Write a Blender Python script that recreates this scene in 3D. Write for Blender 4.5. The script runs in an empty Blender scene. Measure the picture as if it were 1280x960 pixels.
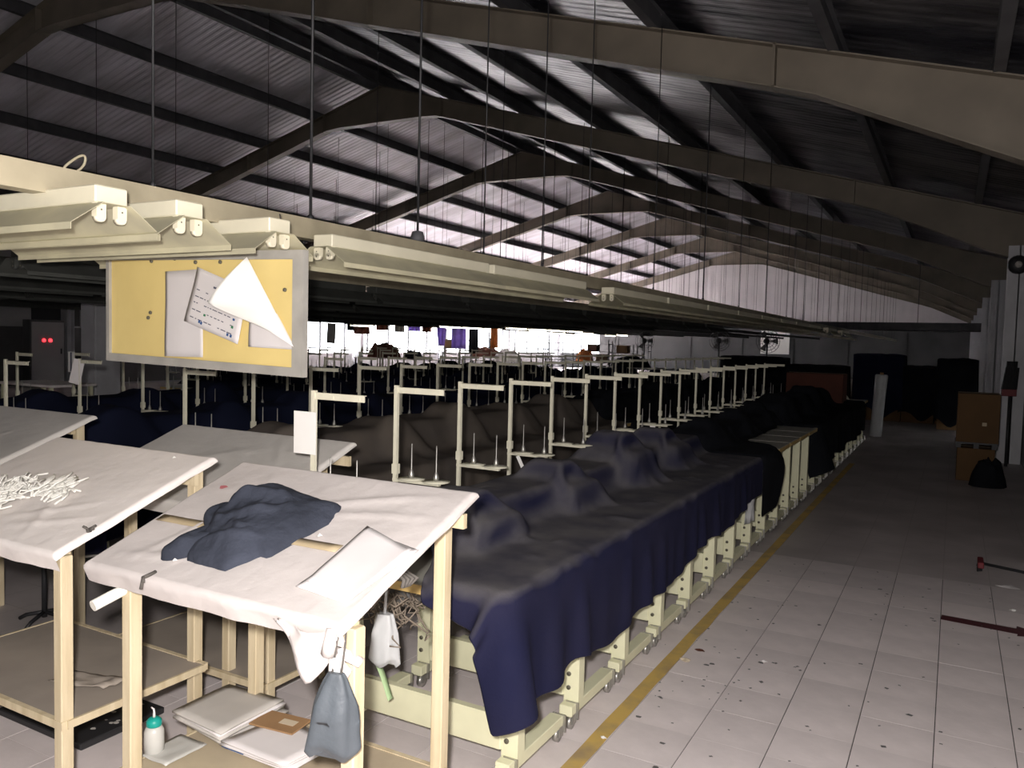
import bpy, bmesh, math, random
import numpy as np
from mathutils import Vector, Matrix, noise as mnoise
random.seed(7)
SC = bpy.context.scene
COL = SC.collection

# ------------------------------------------------------------------ camera
cam_d = bpy.data.cameras.new('camera'); cam = bpy.data.objects.new('camera', cam_d); COL.objects.link(cam)
cam_d.sensor_width = 36.0; cam_d.lens = 28.125; cam_d.clip_start = 0.05; cam_d.clip_end = 300
RIGHT = Vector((0.8745, 0.4844, 0.0250)); DOWN = Vector((0.0480, -0.0353, -0.9982)); FWD = Vector((-0.4826, 0.8741, -0.0542))
RIGHT.normalize(); FWD = (FWD - RIGHT * FWD.dot(RIGHT)).normalized(); UP = RIGHT.cross(FWD)
M = Matrix((( RIGHT.x, UP.x, -FWD.x, 0), (RIGHT.y, UP.y, -FWD.y, 0), (RIGHT.z, UP.z, -FWD.z, 1.65), (0, 0, 0, 1)))
cam.matrix_world = M
SC.camera = cam

# ------------------------------------------------------------------ light
W = bpy.data.worlds.new('overcast_sky'); SC.world = W; W.use_nodes = True
bg = W.node_tree.nodes['Background']; bg.inputs[0].default_value = (0.93, 0.96, 1.0, 1); bg.inputs[1].default_value = 9.0
fl = bpy.data.lights.new('camera_flash', 'POINT'); fl.energy = 500; fl.shadow_soft_size = 0.04; fl.color = (1.0, 0.95, 0.925)
flo = bpy.data.objects.new('camera_flash', fl); COL.objects.link(flo); flo.location = (-0.06, -0.04, 1.74)
sun = bpy.data.lights.new('sun', 'SUN'); sun.energy = 125; sun.angle = 0.02; sun.color = (1.0, 0.955, 0.99)
suno = bpy.data.objects.new('sun', sun); COL.objects.link(suno); suno.rotation_euler = Vector((0.80, -0.25, -0.47)).to_track_quat('-Z', 'Y').to_euler()
SC.view_settings.view_transform = 'Standard'; SC.view_settings.look = 'None'
SC.view_settings.exposure = 0.0; SC.view_settings.gamma = 1.0; SC.view_settings.use_curve_mapping = False
try:
    SC.cycles.use_denoising = True; SC.cycles.use_light_tree = False; SC.cycles.max_bounces = 6; SC.cycles.diffuse_bounces = 3; SC.cycles.sample_clamp_indirect = 40
except Exception: pass
TUBE_STRENGTH = 10.0

# ------------------------------------------------------------------ materials
def mat(name, col, rough=0.6, metal=0.0, var=0.0, vscale=8.0, col2=None, bump=0.0, bscale=40.0, stretch=(1, 1, 1), spec=0.4, rnd=0.0, thr=None):
    m = bpy.data.materials.new(name); m.use_nodes = True
    nt = m.node_tree; p = nt.nodes['Principled BSDF']
    p.inputs['Roughness'].default_value = rough; p.inputs['Metallic'].default_value = metal
    p.inputs['Specular IOR Level'].default_value = spec
    c1 = (*col, 1); c2 = (*(col2 or [c * (1 - var) for c in col]), 1)
    p.inputs['Base Color'].default_value = c1
    if var or col2 or bump:
        tc = nt.nodes.new('ShaderNodeTexCoord'); mp = nt.nodes.new('ShaderNodeMapping'); mp.inputs['Scale'].default_value = stretch
        nt.links.new(tc.outputs['Object'], mp.inputs[0])
    if var or col2:
        n = nt.nodes.new('ShaderNodeTexNoise'); n.inputs['Scale'].default_value = vscale; n.inputs['Detail'].default_value = 5
        r = nt.nodes.new('ShaderNodeValToRGB')
        r.color_ramp.elements[0].position, r.color_ramp.elements[1].position = thr or (0.35, 0.68)
        r.color_ramp.elements[0].color = c1; r.color_ramp.elements[1].color = c2
        nt.links.new(mp.outputs[0], n.inputs[0]); nt.links.new(n.outputs[0], r.inputs[0])
        out = r.outputs[0]
        if rnd:
            oi = nt.nodes.new('ShaderNodeObjectInfo'); hs = nt.nodes.new('ShaderNodeHueSaturation')
            mr = nt.nodes.new('ShaderNodeMapRange'); mr.inputs[3].default_value = 1 - rnd; mr.inputs[4].default_value = 1 + rnd
            nt.links.new(oi.outputs['Random'], mr.inputs[0]); nt.links.new(mr.outputs[0], hs.inputs['Value']); nt.links.new(out, hs.inputs['Color'])
            out = hs.outputs[0]
        nt.links.new(out, p.inputs['Base Color'])
    if bump:
        b = nt.nodes.new('ShaderNodeBump'); b.inputs['Strength'].default_value = bump; b.inputs['Distance'].default_value = 0.02
        n2 = nt.nodes.new('ShaderNodeTexNoise'); n2.inputs['Scale'].default_value = bscale; n2.inputs['Detail'].default_value = 4
        nt.links.new(mp.outputs[0], n2.inputs[0]); nt.links.new(n2.outputs[0], b.inputs['Height']); nt.links.new(b.outputs[0], p.inputs['Normal'])
    return m
def emit(name, col, s):
    m = bpy.data.materials.new(name); m.use_nodes = True; nt = m.node_tree
    p = nt.nodes['Principled BSDF']; p.inputs['Base Color'].default_value = (*col, 1)
    p.inputs['Emission Color'].default_value = (*col, 1); p.inputs['Emission Strength'].default_value = s
    m.cycles.emission_sampling = 'NONE'
    return m
MT = dict(
    tile=mat('floor_tile', (0.86, 0.775, 0.755), 0.5, var=0.2, vscale=3.0, bump=0.05, bscale=30, rnd=0.05),
    tile_far=None, tile_dirty=mat('grimy_floor_tile', (0.70, 0.635, 0.62), 0.5, var=0.25, vscale=2.5, bump=0.05, bscale=30, rnd=0.06),
    grout=mat('grout', (0.10, 0.09, 0.085), 0.9),
    yellow=mat('worn_yellow_paint', (0.66, 0.45, 0.13), 0.7, col2=(0.40, 0.29, 0.15), vscale=5, thr=(0.45, 0.7)),
    maroon=mat('maroon_paint', (0.10, 0.022, 0.028), 0.6, var=0.3, vscale=30),
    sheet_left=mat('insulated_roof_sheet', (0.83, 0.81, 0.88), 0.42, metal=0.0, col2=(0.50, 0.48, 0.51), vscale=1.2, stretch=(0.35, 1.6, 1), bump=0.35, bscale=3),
    sheet_right=mat('shaded_foil_roof_sheet', (0.16, 0.155, 0.165), 0.35, metal=0.5, col2=(0.035, 0.035, 0.045), vscale=1.3, stretch=(0.7, 1.6, 1), bump=1.0, bscale=3.5, thr=(0.40, 0.58)),  # roof foil with the right slope's shade put into its dark colour
    purlin=mat('dark_purlin_steel', (0.10, 0.098, 0.105), 0.6, var=0.3, vscale=4),
    rafter=mat('rafter_primer', (0.235, 0.20, 0.155), 0.6, var=0.25, vscale=2.0),
    column=mat('column_paint', (0.66, 0.655, 0.68), 0.7, var=0.15, vscale=3),
    wall=mat('wall_paint', (0.40, 0.395, 0.40), 0.8, var=0.25, vscale=0.6),
    wall_dark=mat('wall_panel_grey', (0.10, 0.10, 0.10), 0.8, var=0.3, vscale=0.7),
    gable=mat('gable_sheet', (0.66, 0.62, 0.63), 0.7, var=0.12, vscale=1.0),
    shaded=mat('shaded_enamel', (0.05, 0.052, 0.046), 0.7, var=0.3),  # dimness of the farther rails and fittings put into the enamel colour
    dark=mat('dark_steel', (0.025, 0.025, 0.027), 0.5),
    cream=mat('cream_enamel', (0.78, 0.73, 0.56), 0.45, var=0.08, vscale=6),
    cream_dusty=mat('dusty_reflector_enamel', (0.58, 0.54, 0.37), 0.5, col2=(0.44, 0.41, 0.29), vscale=5),
    rail=mat('rail_enamel', (0.44, 0.385, 0.27), 0.5, col2=(0.33, 0.29, 0.20), vscale=5),
    machine=mat('machine_stand_enamel', (0.78, 0.765, 0.53), 0.45, var=0.12, vscale=6),
    stand=mat('thread_stand_enamel', (0.74, 0.71, 0.56), 0.45, var=0.1, vscale=9),
    chrome=mat('dull_steel', (0.42, 0.41, 0.38), 0.35, metal=0.8),
    caster=mat('caster_grey', (0.13, 0.125, 0.12), 0.5),
    bolt=mat('bolt_dark', (0.12, 0.11, 0.08), 0.5),
    top=mat('laminate_tabletop', (0.42, 0.41, 0.36), 0.5, var=0.12),
    edge=mat('varnished_table_edge', (0.62, 0.44, 0.17), 0.5, var=0.15, stretch=(1, 8, 8)),
    wood=mat('pale_pine', (0.66, 0.56, 0.38), 0.65, col2=(0.53, 0.43, 0.27), vscale=5, stretch=(6, 6, 0.6), bump=0.1),
    wood_shaded=mat('shaded_pine', (0.50, 0.42, 0.28), 0.7, col2=(0.36, 0.29, 0.19), vscale=5, stretch=(6, 6, 0.6)),  # pine darkened in colour to stand for shade under the tabletops
    ply=mat('dusty_plywood', (0.50, 0.42, 0.29), 0.75, col2=(0.38, 0.31, 0.22), vscale=3.5, bump=0.05),
    ply_grey=mat('dusty_grey_board', (0.36, 0.31, 0.26), 0.8, col2=(0.27, 0.235, 0.20), vscale=3),
    sheetw=mat('white_cotton', (0.62, 0.57, 0.545), 0.85, var=0.10, vscale=4, bump=0.12, bscale=25, spec=0.1),
    sheetb=mat('bright_cotton', (0.84, 0.78, 0.74), 0.85, var=0.10, vscale=4, bump=0.12, bscale=25, spec=0.1),
    sheetg=mat('greyish_cotton', (0.70, 0.665, 0.62), 0.85, var=0.14, vscale=3, bump=0.12, bscale=25, spec=0.1),
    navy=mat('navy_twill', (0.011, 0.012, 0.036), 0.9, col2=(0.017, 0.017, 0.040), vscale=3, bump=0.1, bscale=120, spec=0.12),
    black_cloth=mat('black_cloth', (0.012, 0.013, 0.017), 0.9, var=0.4, vscale=2, spec=0.1),
    grey_cloth=mat('charcoal_cloth', (0.14, 0.118, 0.098), 0.9, col2=(0.095, 0.082, 0.074), vscale=3, spec=0.1),
    navy_dark=mat('dark_navy_cloth', (0.012, 0.015, 0.036), 0.9, var=0.3, vscale=2, spec=0.1),
    garment=mat('slate_navy_jersey', (0.050, 0.056, 0.076), 0.9, var=0.35, vscale=6, bump=0.2, bscale=60, spec=0.1),
    paper=mat('paper_white', (0.74, 0.70, 0.69), 0.75, var=0.05, vscale=5),
    paper_bright=mat('paper_bright', (0.88, 0.86, 0.82), 0.7),
    paper_grey=mat('paper_grey', (0.58, 0.545, 0.50), 0.75, var=0.12, vscale=6),
    board=mat('yellow_card', (0.84, 0.66, 0.26), 0.75, col2=(0.76, 0.59, 0.23), vscale=3),
    frame=mat('grey_board_frame', (0.42, 0.40, 0.36), 0.6, var=0.2),
    tape=mat('brown_tape', (0.44, 0.35, 0.22), 0.5),
    kraft=mat('brown_card', (0.36, 0.21, 0.10), 0.8, var=0.15),
    label=mat('cream_label', (0.62, 0.52, 0.38), 0.7),
    ink=mat('ink', (0.10, 0.10, 0.14), 0.8), ink_blue=mat('ink_blue', (0.03, 0.09, 0.25), 0.8), ink_green=mat('ink_green', (0.05, 0.22, 0.10), 0.8),
    teal=mat('teal_plastic', (0.01, 0.30, 0.25), 0.4),
    clear=mat('milky_plastic', (0.55, 0.54, 0.50), 0.3, var=0.1),
    bag=mat('grey_blue_vinyl', (0.085, 0.098, 0.112), 0.45, var=0.25, vscale=9, bump=0.3, bscale=18),
    poly=mat('white_polythene', (0.55, 0.56, 0.56), 0.4, var=0.12),
    green=mat('pale_green_ribbon', (0.45, 0.62, 0.33), 0.7),
    pvc=mat('white_pvc', (0.82, 0.79, 0.70), 0.35),
    cord=mat('white_cord', (0.80, 0.78, 0.72), 0.8),
    carton=mat('brown_carton', (0.12, 0.063, 0.022), 0.8, var=0.2, vscale=3),
    carton_red=mat('russet_carton', (0.10, 0.030, 0.018), 0.8, var=0.3, vscale=3),
    purple=mat('purple_cloth', (0.46, 0.34, 0.80), 0.85, var=0.2),
    red=mat('red_plastic', (0.16, 0.015, 0.02), 0.5),
    rust=mat('rust_cloth', (0.22, 0.09, 0.06), 0.9, var=0.5, vscale=6),
    orange=mat('orange_cloth', (0.65, 0.28, 0.10), 0.9, var=0.3, vscale=6),
    string=mat('string', (0.10, 0.09, 0.08), 0.9),
    wire=mat('wire_tangle', (0.22, 0.18, 0.14), 0.8),
    tube=emit('lit_tube', (1.0, 0.97, 0.93), TUBE_STRENGTH),
    led=emit('red_indicator', (1.0, 0.03, 0.04), 4.0),
    glass=None,
)
# floor far from the camera: same tile with thin joint lines in the material
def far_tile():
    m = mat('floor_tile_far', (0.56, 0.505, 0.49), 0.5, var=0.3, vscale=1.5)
    nt = m.node_tree; p = nt.nodes['Principled BSDF']
    link = p.inputs['Base Color'].links[0]; src = link.from_socket
    tc = nt.nodes.new('ShaderNodeTexCoord'); br = nt.nodes.new('ShaderNodeTexBrick'); br.offset = 0
    br.inputs['Scale'].default_value = 1; br.inputs['Brick Width'].default_value = 0.2975; br.inputs['Row Height'].default_value = 0.2975
    br.inputs['Mortar Size'].default_value = 0.003; br.inputs['Mortar'].default_value = (0.40, 0.36, 0.34, 1)
    nt.links.new(tc.outputs['Object'], br.inputs[0]); nt.links.new(src, br.inputs['Color1']); nt.links.new(src, br.inputs['Color2'])
    nt.links.new(br.outputs[0], p.inputs['Base Color'])
    return m
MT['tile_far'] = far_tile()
def glass_mat():
    m = bpy.data.materials.new('window_glass'); m.use_nodes = True; nt = m.node_tree
    for n in list(nt.nodes): nt.nodes.remove(n)
    o = nt.nodes.new('ShaderNodeOutputMaterial'); mx = nt.nodes.new('ShaderNodeMixShader'); t = nt.nodes.new('ShaderNodeBsdfTransparent')
    g = nt.nodes.new('ShaderNodeBsdfGlossy'); g.inputs['Roughness'].default_value = 0.05; mx.inputs[0].default_value = 0.06
    nt.links.new(t.outputs[0], mx.inputs[1]); nt.links.new(g.outputs[0], mx.inputs[2]); nt.links.new(mx.outputs[0], o.inputs[0])
    return m
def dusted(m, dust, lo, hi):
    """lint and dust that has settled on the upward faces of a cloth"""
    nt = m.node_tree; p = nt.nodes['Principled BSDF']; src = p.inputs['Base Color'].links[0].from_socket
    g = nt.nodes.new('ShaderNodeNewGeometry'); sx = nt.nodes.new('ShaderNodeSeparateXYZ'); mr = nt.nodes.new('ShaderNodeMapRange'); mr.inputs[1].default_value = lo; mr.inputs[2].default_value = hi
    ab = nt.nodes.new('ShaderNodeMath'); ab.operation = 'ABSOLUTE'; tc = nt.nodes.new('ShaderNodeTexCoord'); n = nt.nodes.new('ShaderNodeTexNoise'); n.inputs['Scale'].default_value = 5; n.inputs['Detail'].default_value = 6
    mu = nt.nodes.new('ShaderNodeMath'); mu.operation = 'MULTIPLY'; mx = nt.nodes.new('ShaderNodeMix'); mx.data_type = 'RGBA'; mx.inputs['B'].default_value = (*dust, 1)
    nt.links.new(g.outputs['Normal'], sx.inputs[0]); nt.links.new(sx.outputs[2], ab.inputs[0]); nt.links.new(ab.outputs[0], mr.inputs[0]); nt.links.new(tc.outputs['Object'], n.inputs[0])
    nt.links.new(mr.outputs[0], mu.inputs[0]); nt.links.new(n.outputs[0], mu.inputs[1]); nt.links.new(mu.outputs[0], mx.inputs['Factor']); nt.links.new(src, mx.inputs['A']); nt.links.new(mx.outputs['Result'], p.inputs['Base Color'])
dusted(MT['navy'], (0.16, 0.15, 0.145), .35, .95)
MT['glass'] = glass_mat()
for k in ('purple', 'orange', 'rust'):          # thin cloth lets daylight through
    nt = MT[k].node_tree; p = nt.nodes['Principled BSDF']; o = nt.nodes['Material Output']; tr = nt.nodes.new('ShaderNodeBsdfTranslucent'); mx = nt.nodes.new('ShaderNodeMixShader')
    nt.links.new(p.inputs['Base Color'].links[0].from_socket, tr.inputs[0]); nt.links.new(p.outputs[0], mx.inputs[1]); nt.links.new(tr.outputs[0], mx.inputs[2]); nt.links.new(mx.outputs[0], o.inputs[0])

# ------------------------------------------------------------------ builders
class MB:
    def __init__(s): s.v = []; s.f = []; s.sm = []
    def add(s, vs, fs, smooth=False):
        n = len(s.v); s.v += [tuple(p) for p in vs]; s.f += [tuple(i + n for i in f) for f in fs]; s.sm += [smooth] * len(fs); return s
    def box(s, x0, x1, y0, y1, z0, z1):
        vs = [(x0, y0, z0), (x1, y0, z0), (x1, y1, z0), (x0, y1, z0), (x0, y0, z1), (x1, y0, z1), (x1, y1, z1), (x0, y1, z1)]
        return s.add(vs, [(0, 3, 2, 1), (4, 5, 6, 7), (0, 1, 5, 4), (1, 2, 6, 5), (2, 3, 7, 6), (3, 0, 4, 7)])
    def cbox(s, x0, x1, y0, y1, z0, z1, c=0.003):
        """box with chamfered vertical edges and top"""
        def ring(z, i):
            return [(x0 + i + c, y0 + i, z), (x1 - i - c, y0 + i, z), (x1 - i, y0 + i + c, z), (x1 - i, y1 - i - c, z), (x1 - i - c, y1 - i, z), (x0 + i + c, y1 - i, z), (x0 + i, y1 - i - c, z), (x0 + i, y0 + i + c, z)]
        vs = ring(z0 + c, 0) + ring(z1 - c, 0) + ring(z1, c) + ring(z0, c)
        fs = []
        for a, b in ((0, 8), (8, 16), (24, 0)):
            for k in range(8): fs.append((a + k, a + (k + 1) % 8, b + (k + 1) % 8, b + k))
        fs.append(tuple(range(16, 24))); fs.append(tuple(reversed(range(24, 32))))
        return s.add(vs, fs)
    def tube(s, pts, r, n=8, smooth=True, cap=True):
        pts = [Vector(p) for p in pts]; rs = r if hasattr(r, '__len__') else [r] * len(pts)
        t0 = (pts[1] - pts[0]).normalized(); a = t0.orthogonal().normalized(); vs = []
        for i, p in enumerate(pts):
            t = (pts[min(i + 1, len(pts) - 1)] - pts[max(i - 1, 0)]).normalized()
            a = (a - t * a.dot(t)); a = a.normalized() if a.length > 1e-6 else t.orthogonal().normalized(); b = t.cross(a)
            for k in range(n):
                an = 2 * math.pi * k / n; vs.append(p + a * math.cos(an) * rs[i] + b * math.sin(an) * rs[i])
        fs = []
        for i in range(len(pts) - 1):
            for k in range(n): fs.append((i * n + k, i * n + (k + 1) % n, (i + 1) * n + (k + 1) % n, (i + 1) * n + k))
        s.add(vs, fs, smooth)
        if cap:
            m = len(s.v) - len(vs); s.f.append(tuple(m + k for k in reversed(range(n)))); s.f.append(tuple(m + (len(pts) - 1) * n + k for k in range(n))); s.sm += [False, False]
        return s
    def lathe(s, prof, c=(0, 0, 0), n=16, axis='z'):
        vs = []; fs = []
        for r, h in prof:
            for k in range(n):
                a = 2 * math.pi * k / n; p = (r * math.cos(a), r * math.sin(a), h)
                if axis == 'x': p = (h, p[0], p[1])
                if axis == 'y': p = (p[0], h, p[1])
                vs.append((p[0] + c[0], p[1] + c[1], p[2] + c[2]))
        for i in range(len(prof) - 1):
            for k in range(n): fs.append((i * n + k, i * n + (k + 1) % n, (i + 1) * n + (k + 1) % n, (i + 1) * n + k))
        s.add(vs, fs, True)
        m = len(s.v) - len(vs); s.f.append(tuple(m + k for k in reversed(range(n)))); s.f.append(tuple(m + (len(prof) - 1) * n + k for k in range(n))); s.sm += [False, False]
        return s
    def bar(s, a, b, w, h):
        """square bar between two points"""
        a, b = Vector(a), Vector(b); t = (b - a).normalized(); u = Vector((0, 0, 1)).cross(t)
        u = u.normalized() if u.length > 1e-4 else Vector((1, 0, 0)); v = t.cross(u)
        vs = [p + u * i * w / 2 + v * j * h / 2 for p in (a, b) for i, j in ((-1, -1), (1, -1), (1, 1), (-1, 1))]
        return s.add(vs, [(3, 2, 1, 0), (4, 5, 6, 7), (0, 1, 5, 4), (1, 2, 6, 5), (2, 3, 7, 6), (3, 0, 4, 7)])
    def prism(s, poly, y0, y1):
        """polygon in (x, z) extruded along y"""
        n = len(poly); vs = [(x, y0, z) for x, z in poly] + [(x, y1, z) for x, z in poly]
        return s.add(vs, [tuple(range(n)), tuple(reversed(range(n, 2 * n)))] + [(i, i + n, (i + 1) % n + n, (i + 1) % n) for i in range(n)])
    def grid(s, P, smooth=True):
        P = np.asarray(P); a, b = P.shape[:2]; vs = [tuple(map(float, p)) for p in P.reshape(-1, 3)]
        return s.add(vs, [(i * b + j, i * b + j + 1, (i + 1) * b + j + 1, (i + 1) * b + j) for i in range(a - 1) for j in range(b - 1)], smooth)
    def mesh(s, name, m):
        me = bpy.data.meshes.new(name); me.from_pydata(s.v, [], s.f); me.polygons.foreach_set('use_smooth', s.sm)
        if m: me.materials.append(m)
        me.update(); return me
    def build(s, name, m, parent=None, loc=None, rot=None):
        return link(name, s.mesh(name, m), parent, loc, rot)
def link(name, data, parent=None, loc=None, rot=None):
    o = bpy.data.objects.new(name, data); COL.objects.link(o)
    if parent: o.parent = parent
    if loc: o.location = loc
    if rot: o.rotation_euler = rot
    return o
def tag(o, label=None, cat=None, group=None, kind=None):
    for k, v in (('label', label), ('category', cat), ('group', group), ('kind', kind)):
        if v: o[k] = v
    return o
def thing(name, label, cat, loc=(0, 0, 0), rz=0, group=None):
    o = link(name, None, None, loc, (0, 0, rz)); o.empty_display_size = 0.1
    return tag(o, label, cat, group)
KIDS = {}
def kids(o):
    return [c for c in COL.objects if c.parent == o]
def copy_tree(o, tree, loc, rz=None, label=None, group=None, parent=None):
    """tree: nested list [(child, [(grandchild, []) ...]) ...]"""
    c = o.copy(); COL.objects.link(c)
    if parent: c.parent = parent
    if loc is not None: c.location = loc
    if rz is not None: c.rotation_euler = (0, 0, rz)
    if label: c['label'] = label
    if group: c['group'] = group
    for ch, sub in tree: copy_tree(ch, sub, None, None, None, None, c)
    return c
def treeof(o): return [(c, treeof(c)) for c in kids(o)]
def solid(o, t, off=-1):
    m = o.modifiers.new('thickness', 'SOLIDIFY'); m.thickness = t; m.offset = off; return o
def struct(o): return tag(o, kind='structure')
ORD = ['first', 'second', 'third', 'fourth', 'fifth', 'sixth', 'seventh', 'eighth', 'ninth', 'tenth', 'eleventh', 'twelfth', 'thirteenth', 'fourteenth', 'fifteenth', 'sixteenth',
       'seventeenth', 'eighteenth', 'nineteenth', 'twentieth', '21st', '22nd', '23rd', '24th', '25th', '26th', '27th', '28th', '29th', '30th']
def nz(x, y, z=0.0): return mnoise.noise((x, y, z))

# cloth solver: position based, red-black passes over the grid edges, solid boxes as obstacles
def drape(P, boxes, steps=130, iters=10, margin=0.02, floor=0.012, fric=0.0, seed=1, slack=1.035):
    P = np.array(P, float); V = np.zeros_like(P); rng = np.random.default_rng(seed)
    P[..., 2] += rng.normal(0, 0.003, P.shape[:2])
    edges = []
    for di, dj, st in ((0, 1, 1.0), (1, 0, 1.0), (1, 1, 0.6), (1, -1, 0.6), (0, 2, 0.25), (2, 0, 0.25)):
        a, b = P.shape[:2]
        I, J = np.meshgrid(np.arange(a - di), np.arange(max(0, -dj), b - max(0, dj)), indexing='ij')
        A = (I * b + J).ravel(); B = ((I + di) * b + J + dj).ravel()
        key = ((J if di == 0 else I) // max(di, abs(dj) if di == 0 else di)) % 2
        key = key.ravel()
        for k in (0, 1):
            m = key == k
            if m.any(): edges.append((A[m], B[m], st))
    sh = P.shape; X = P.reshape(-1, 3); V = V.reshape(-1, 3)
    rest = [np.linalg.norm(X[A] - X[B], axis=1) * slack for A, B, _ in edges]
    dt = 1 / 40
    for s in range(steps):
        V[:, 2] -= 9.8 * dt; V *= 0.95
        sp = np.linalg.norm(V, axis=1); big = sp > 1.2; V[big] *= (1.2 / sp[big])[:, None]
        O = X.copy(); X = X + V * dt
        touch = np.zeros(len(X), bool)
        for it in range(iters):
            for (A, B, st), L in zip(edges, rest):
                d = X[B] - X[A]; l = np.linalg.norm(d, axis=1) + 1e-9
                c = (d * ((l - L) / l * 0.5 * st)[:, None]); X[A] += c; X[B] -= c
            if it % 3 != 2: continue
            m = margin
            for (x0, x1, y0, y1, z1) in boxes:
                k = np.where((X[:, 0] > x0 - m) & (X[:, 0] < x1 + m) & (X[:, 1] > y0 - m) & (X[:, 1] < y1 + m) & (X[:, 2] < z1 + m))[0]
                if not len(k): continue
                q = X[k]; D = np.stack([q[:, 0] - x0 + m, x1 + m - q[:, 0], q[:, 1] - y0 + m, y1 + m - q[:, 1], np.where(O[k, 2] > z1 + m - .06, (z1 + m - q[:, 2]) * .2, z1 + m - q[:, 2])], 1)
                w = D.argmin(1)
                top = k[w == 4]; X[top, :2] = O[top, :2] + fric * (X[top, :2] - O[top, :2])
                for f, (ax, val) in enumerate(((0, x0 - m), (0, x1 + m), (1, y0 - m), (1, y1 + m), (2, z1 + m))):
                    X[k[w == f], ax] = val
                touch[k] = True
            lo = X[:, 2] < floor; X[lo, 2] = floor; touch |= lo
        V = (X - O) / dt; V[touch] *= 0.35
    return X.reshape(sh)

# ================================================================== the building
RX, RZ, SL = -11.2, 7.1, 0.283           # ridge line and roof slope
XL, XR, YB, YF = -22.8, 0.94, 48.0, -6.0
def zroof(x): return RZ - SL * abs(x - RX)
FRAMES = [1.1 + 6.5 * k for k in range(8)]

floor = struct(MB().box(XL - .2, XR + 0.3, YF, YB + .25, -0.2, -0.005).build('floor', MT['grout']))
TP = 0.2975
tx0, tx1, ty0, ty1 = -12 * TP, 3 * TP, 4 * TP, 22 * TP
tm = MB().box(0.0021, TP - 0.0021, 0.0004, TP - 0.0004, -0.012, 0.0).mesh('tile', MT['tile'])
tm2 = MB().box(0.0021, TP - 0.0021, 0.0004, TP - 0.0004, -0.012, 0.0).mesh('tile', MT['tile_dirty'])
for i in range(-12, 3):
    for j in range(4, 22):
        link('tile', tm if j < 20 else tm2, floor, (i * TP, j * TP, random.uniform(-0.0005, 0.0002)))
ft = MB()
for a in ((XL, tx0, YF, YB), (tx0, tx1, YF, ty0), (tx0, tx1, ty1, YB), (tx1, XR, YF, YB)): ft.box(*a, -0.012, -0.0003)
tag(ft.build('distant_tile', MT['tile_far'], floor), kind='stuff')
struct(MB().box(XL - 60, XL - 0.25, YF - 20, YB + 60, -0.25, -0.06).box(XL - .25, XR + 30, YB + .3, YB + 60, -.25, -.06).box(XR + .32, XR + 30, YF, YB + .3, -.25, -.06).build('ground', mat('yard_concrete', (.45, .44, .42), .9, var=.2, vscale=.5)))
# painted aisle line, worn
ln = MB(); ys = np.arange(0.8, 12.5, 0.12)
P = [[(-1.262 + 0.004 * nz(y * 3, 1) , y, 0.0012), (-1.192 + 0.007 * nz(y * 4, 5), y, 0.0012)] for y in ys]
ln.grid(P, False); solid(struct(ln.build('floor_line', MT['yellow'], floor)), 0.001)
ar = MB().add([(0.0, 5.54, .0015), (0.40, 5.50, .0015), (0.395, 5.46, .0015), (0.60, 5.55, .0015), (0.405, 5.66, .0015), (0.40, 5.61, .0015), (0.005, 5.64, .0015)], [(0, 1, 2, 3, 4, 5, 6)])
solid(struct(ar.build('floor_arrow', MT['maroon'], floor)), 0.001)

# roof: corrugated sheets per bay, purlins, portal frames
ceiling = link('ceiling', None); struct(ceiling)
bays = list(zip([YF] + FRAMES, FRAMES + [YB + 0.3]))
for y0, y1 in bays:
    for side in (-1, 1):
        xe = XL - 0.5 if side < 0 else XR + 0.4
        ys = []; h = []
        y = y0
        while y < y1 - 1e-6:
            for d, z in ((0, 0), (.05, 0), (.075, .010 if side < 0 else .004), (.125, .010 if side < 0 else .004)):
                ys.append(min(y + d, y1)); h.append(z)
            y += 0.15
        ys.append(y1); h.append(0)
        nx = 7; b = MB()
        xs = [RX + (xe - RX) * k / (nx - 1) for k in range(nx)]
        G = [[(x, yy, zroof(x) + 0.215 + hh) for x in xs] for yy, hh in zip(ys, h)]
        b.grid(G, False)
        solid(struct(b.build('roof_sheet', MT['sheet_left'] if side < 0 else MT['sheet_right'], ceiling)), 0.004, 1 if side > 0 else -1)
for side in (-1, 1):
    for d in (0.22, 1.9, 3.55, 5.2, 6.85, 8.5, 10.15, 11.4):
        x = RX + side * d; z = zroof(x)
        if x > XR or x < XL: continue
        b = MB(); b.box(x - 0.045, x + 0.045, YF, YB, z + 0.0, z + 0.012).box(x - 0.006, x + 0.006, YF, YB, z + 0.012, z + 0.203).box(x - 0.045, x + 0.045, YF, YB, z + 0.2, z + 0.212)
        struct(b.build('purlin', MT['purlin'], ceiling))
def depth(x):
    d = 0.37
    for e in (XL + 0.2, 0.75):
        k = 1 - abs(x - e) / 2.0
        if k > 0: d = max(d, 0.37 + 0.33 * k)
    return d
def zbot(x):
    z = zroof(x) - depth(x)
    return min(z, 6.33)
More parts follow.
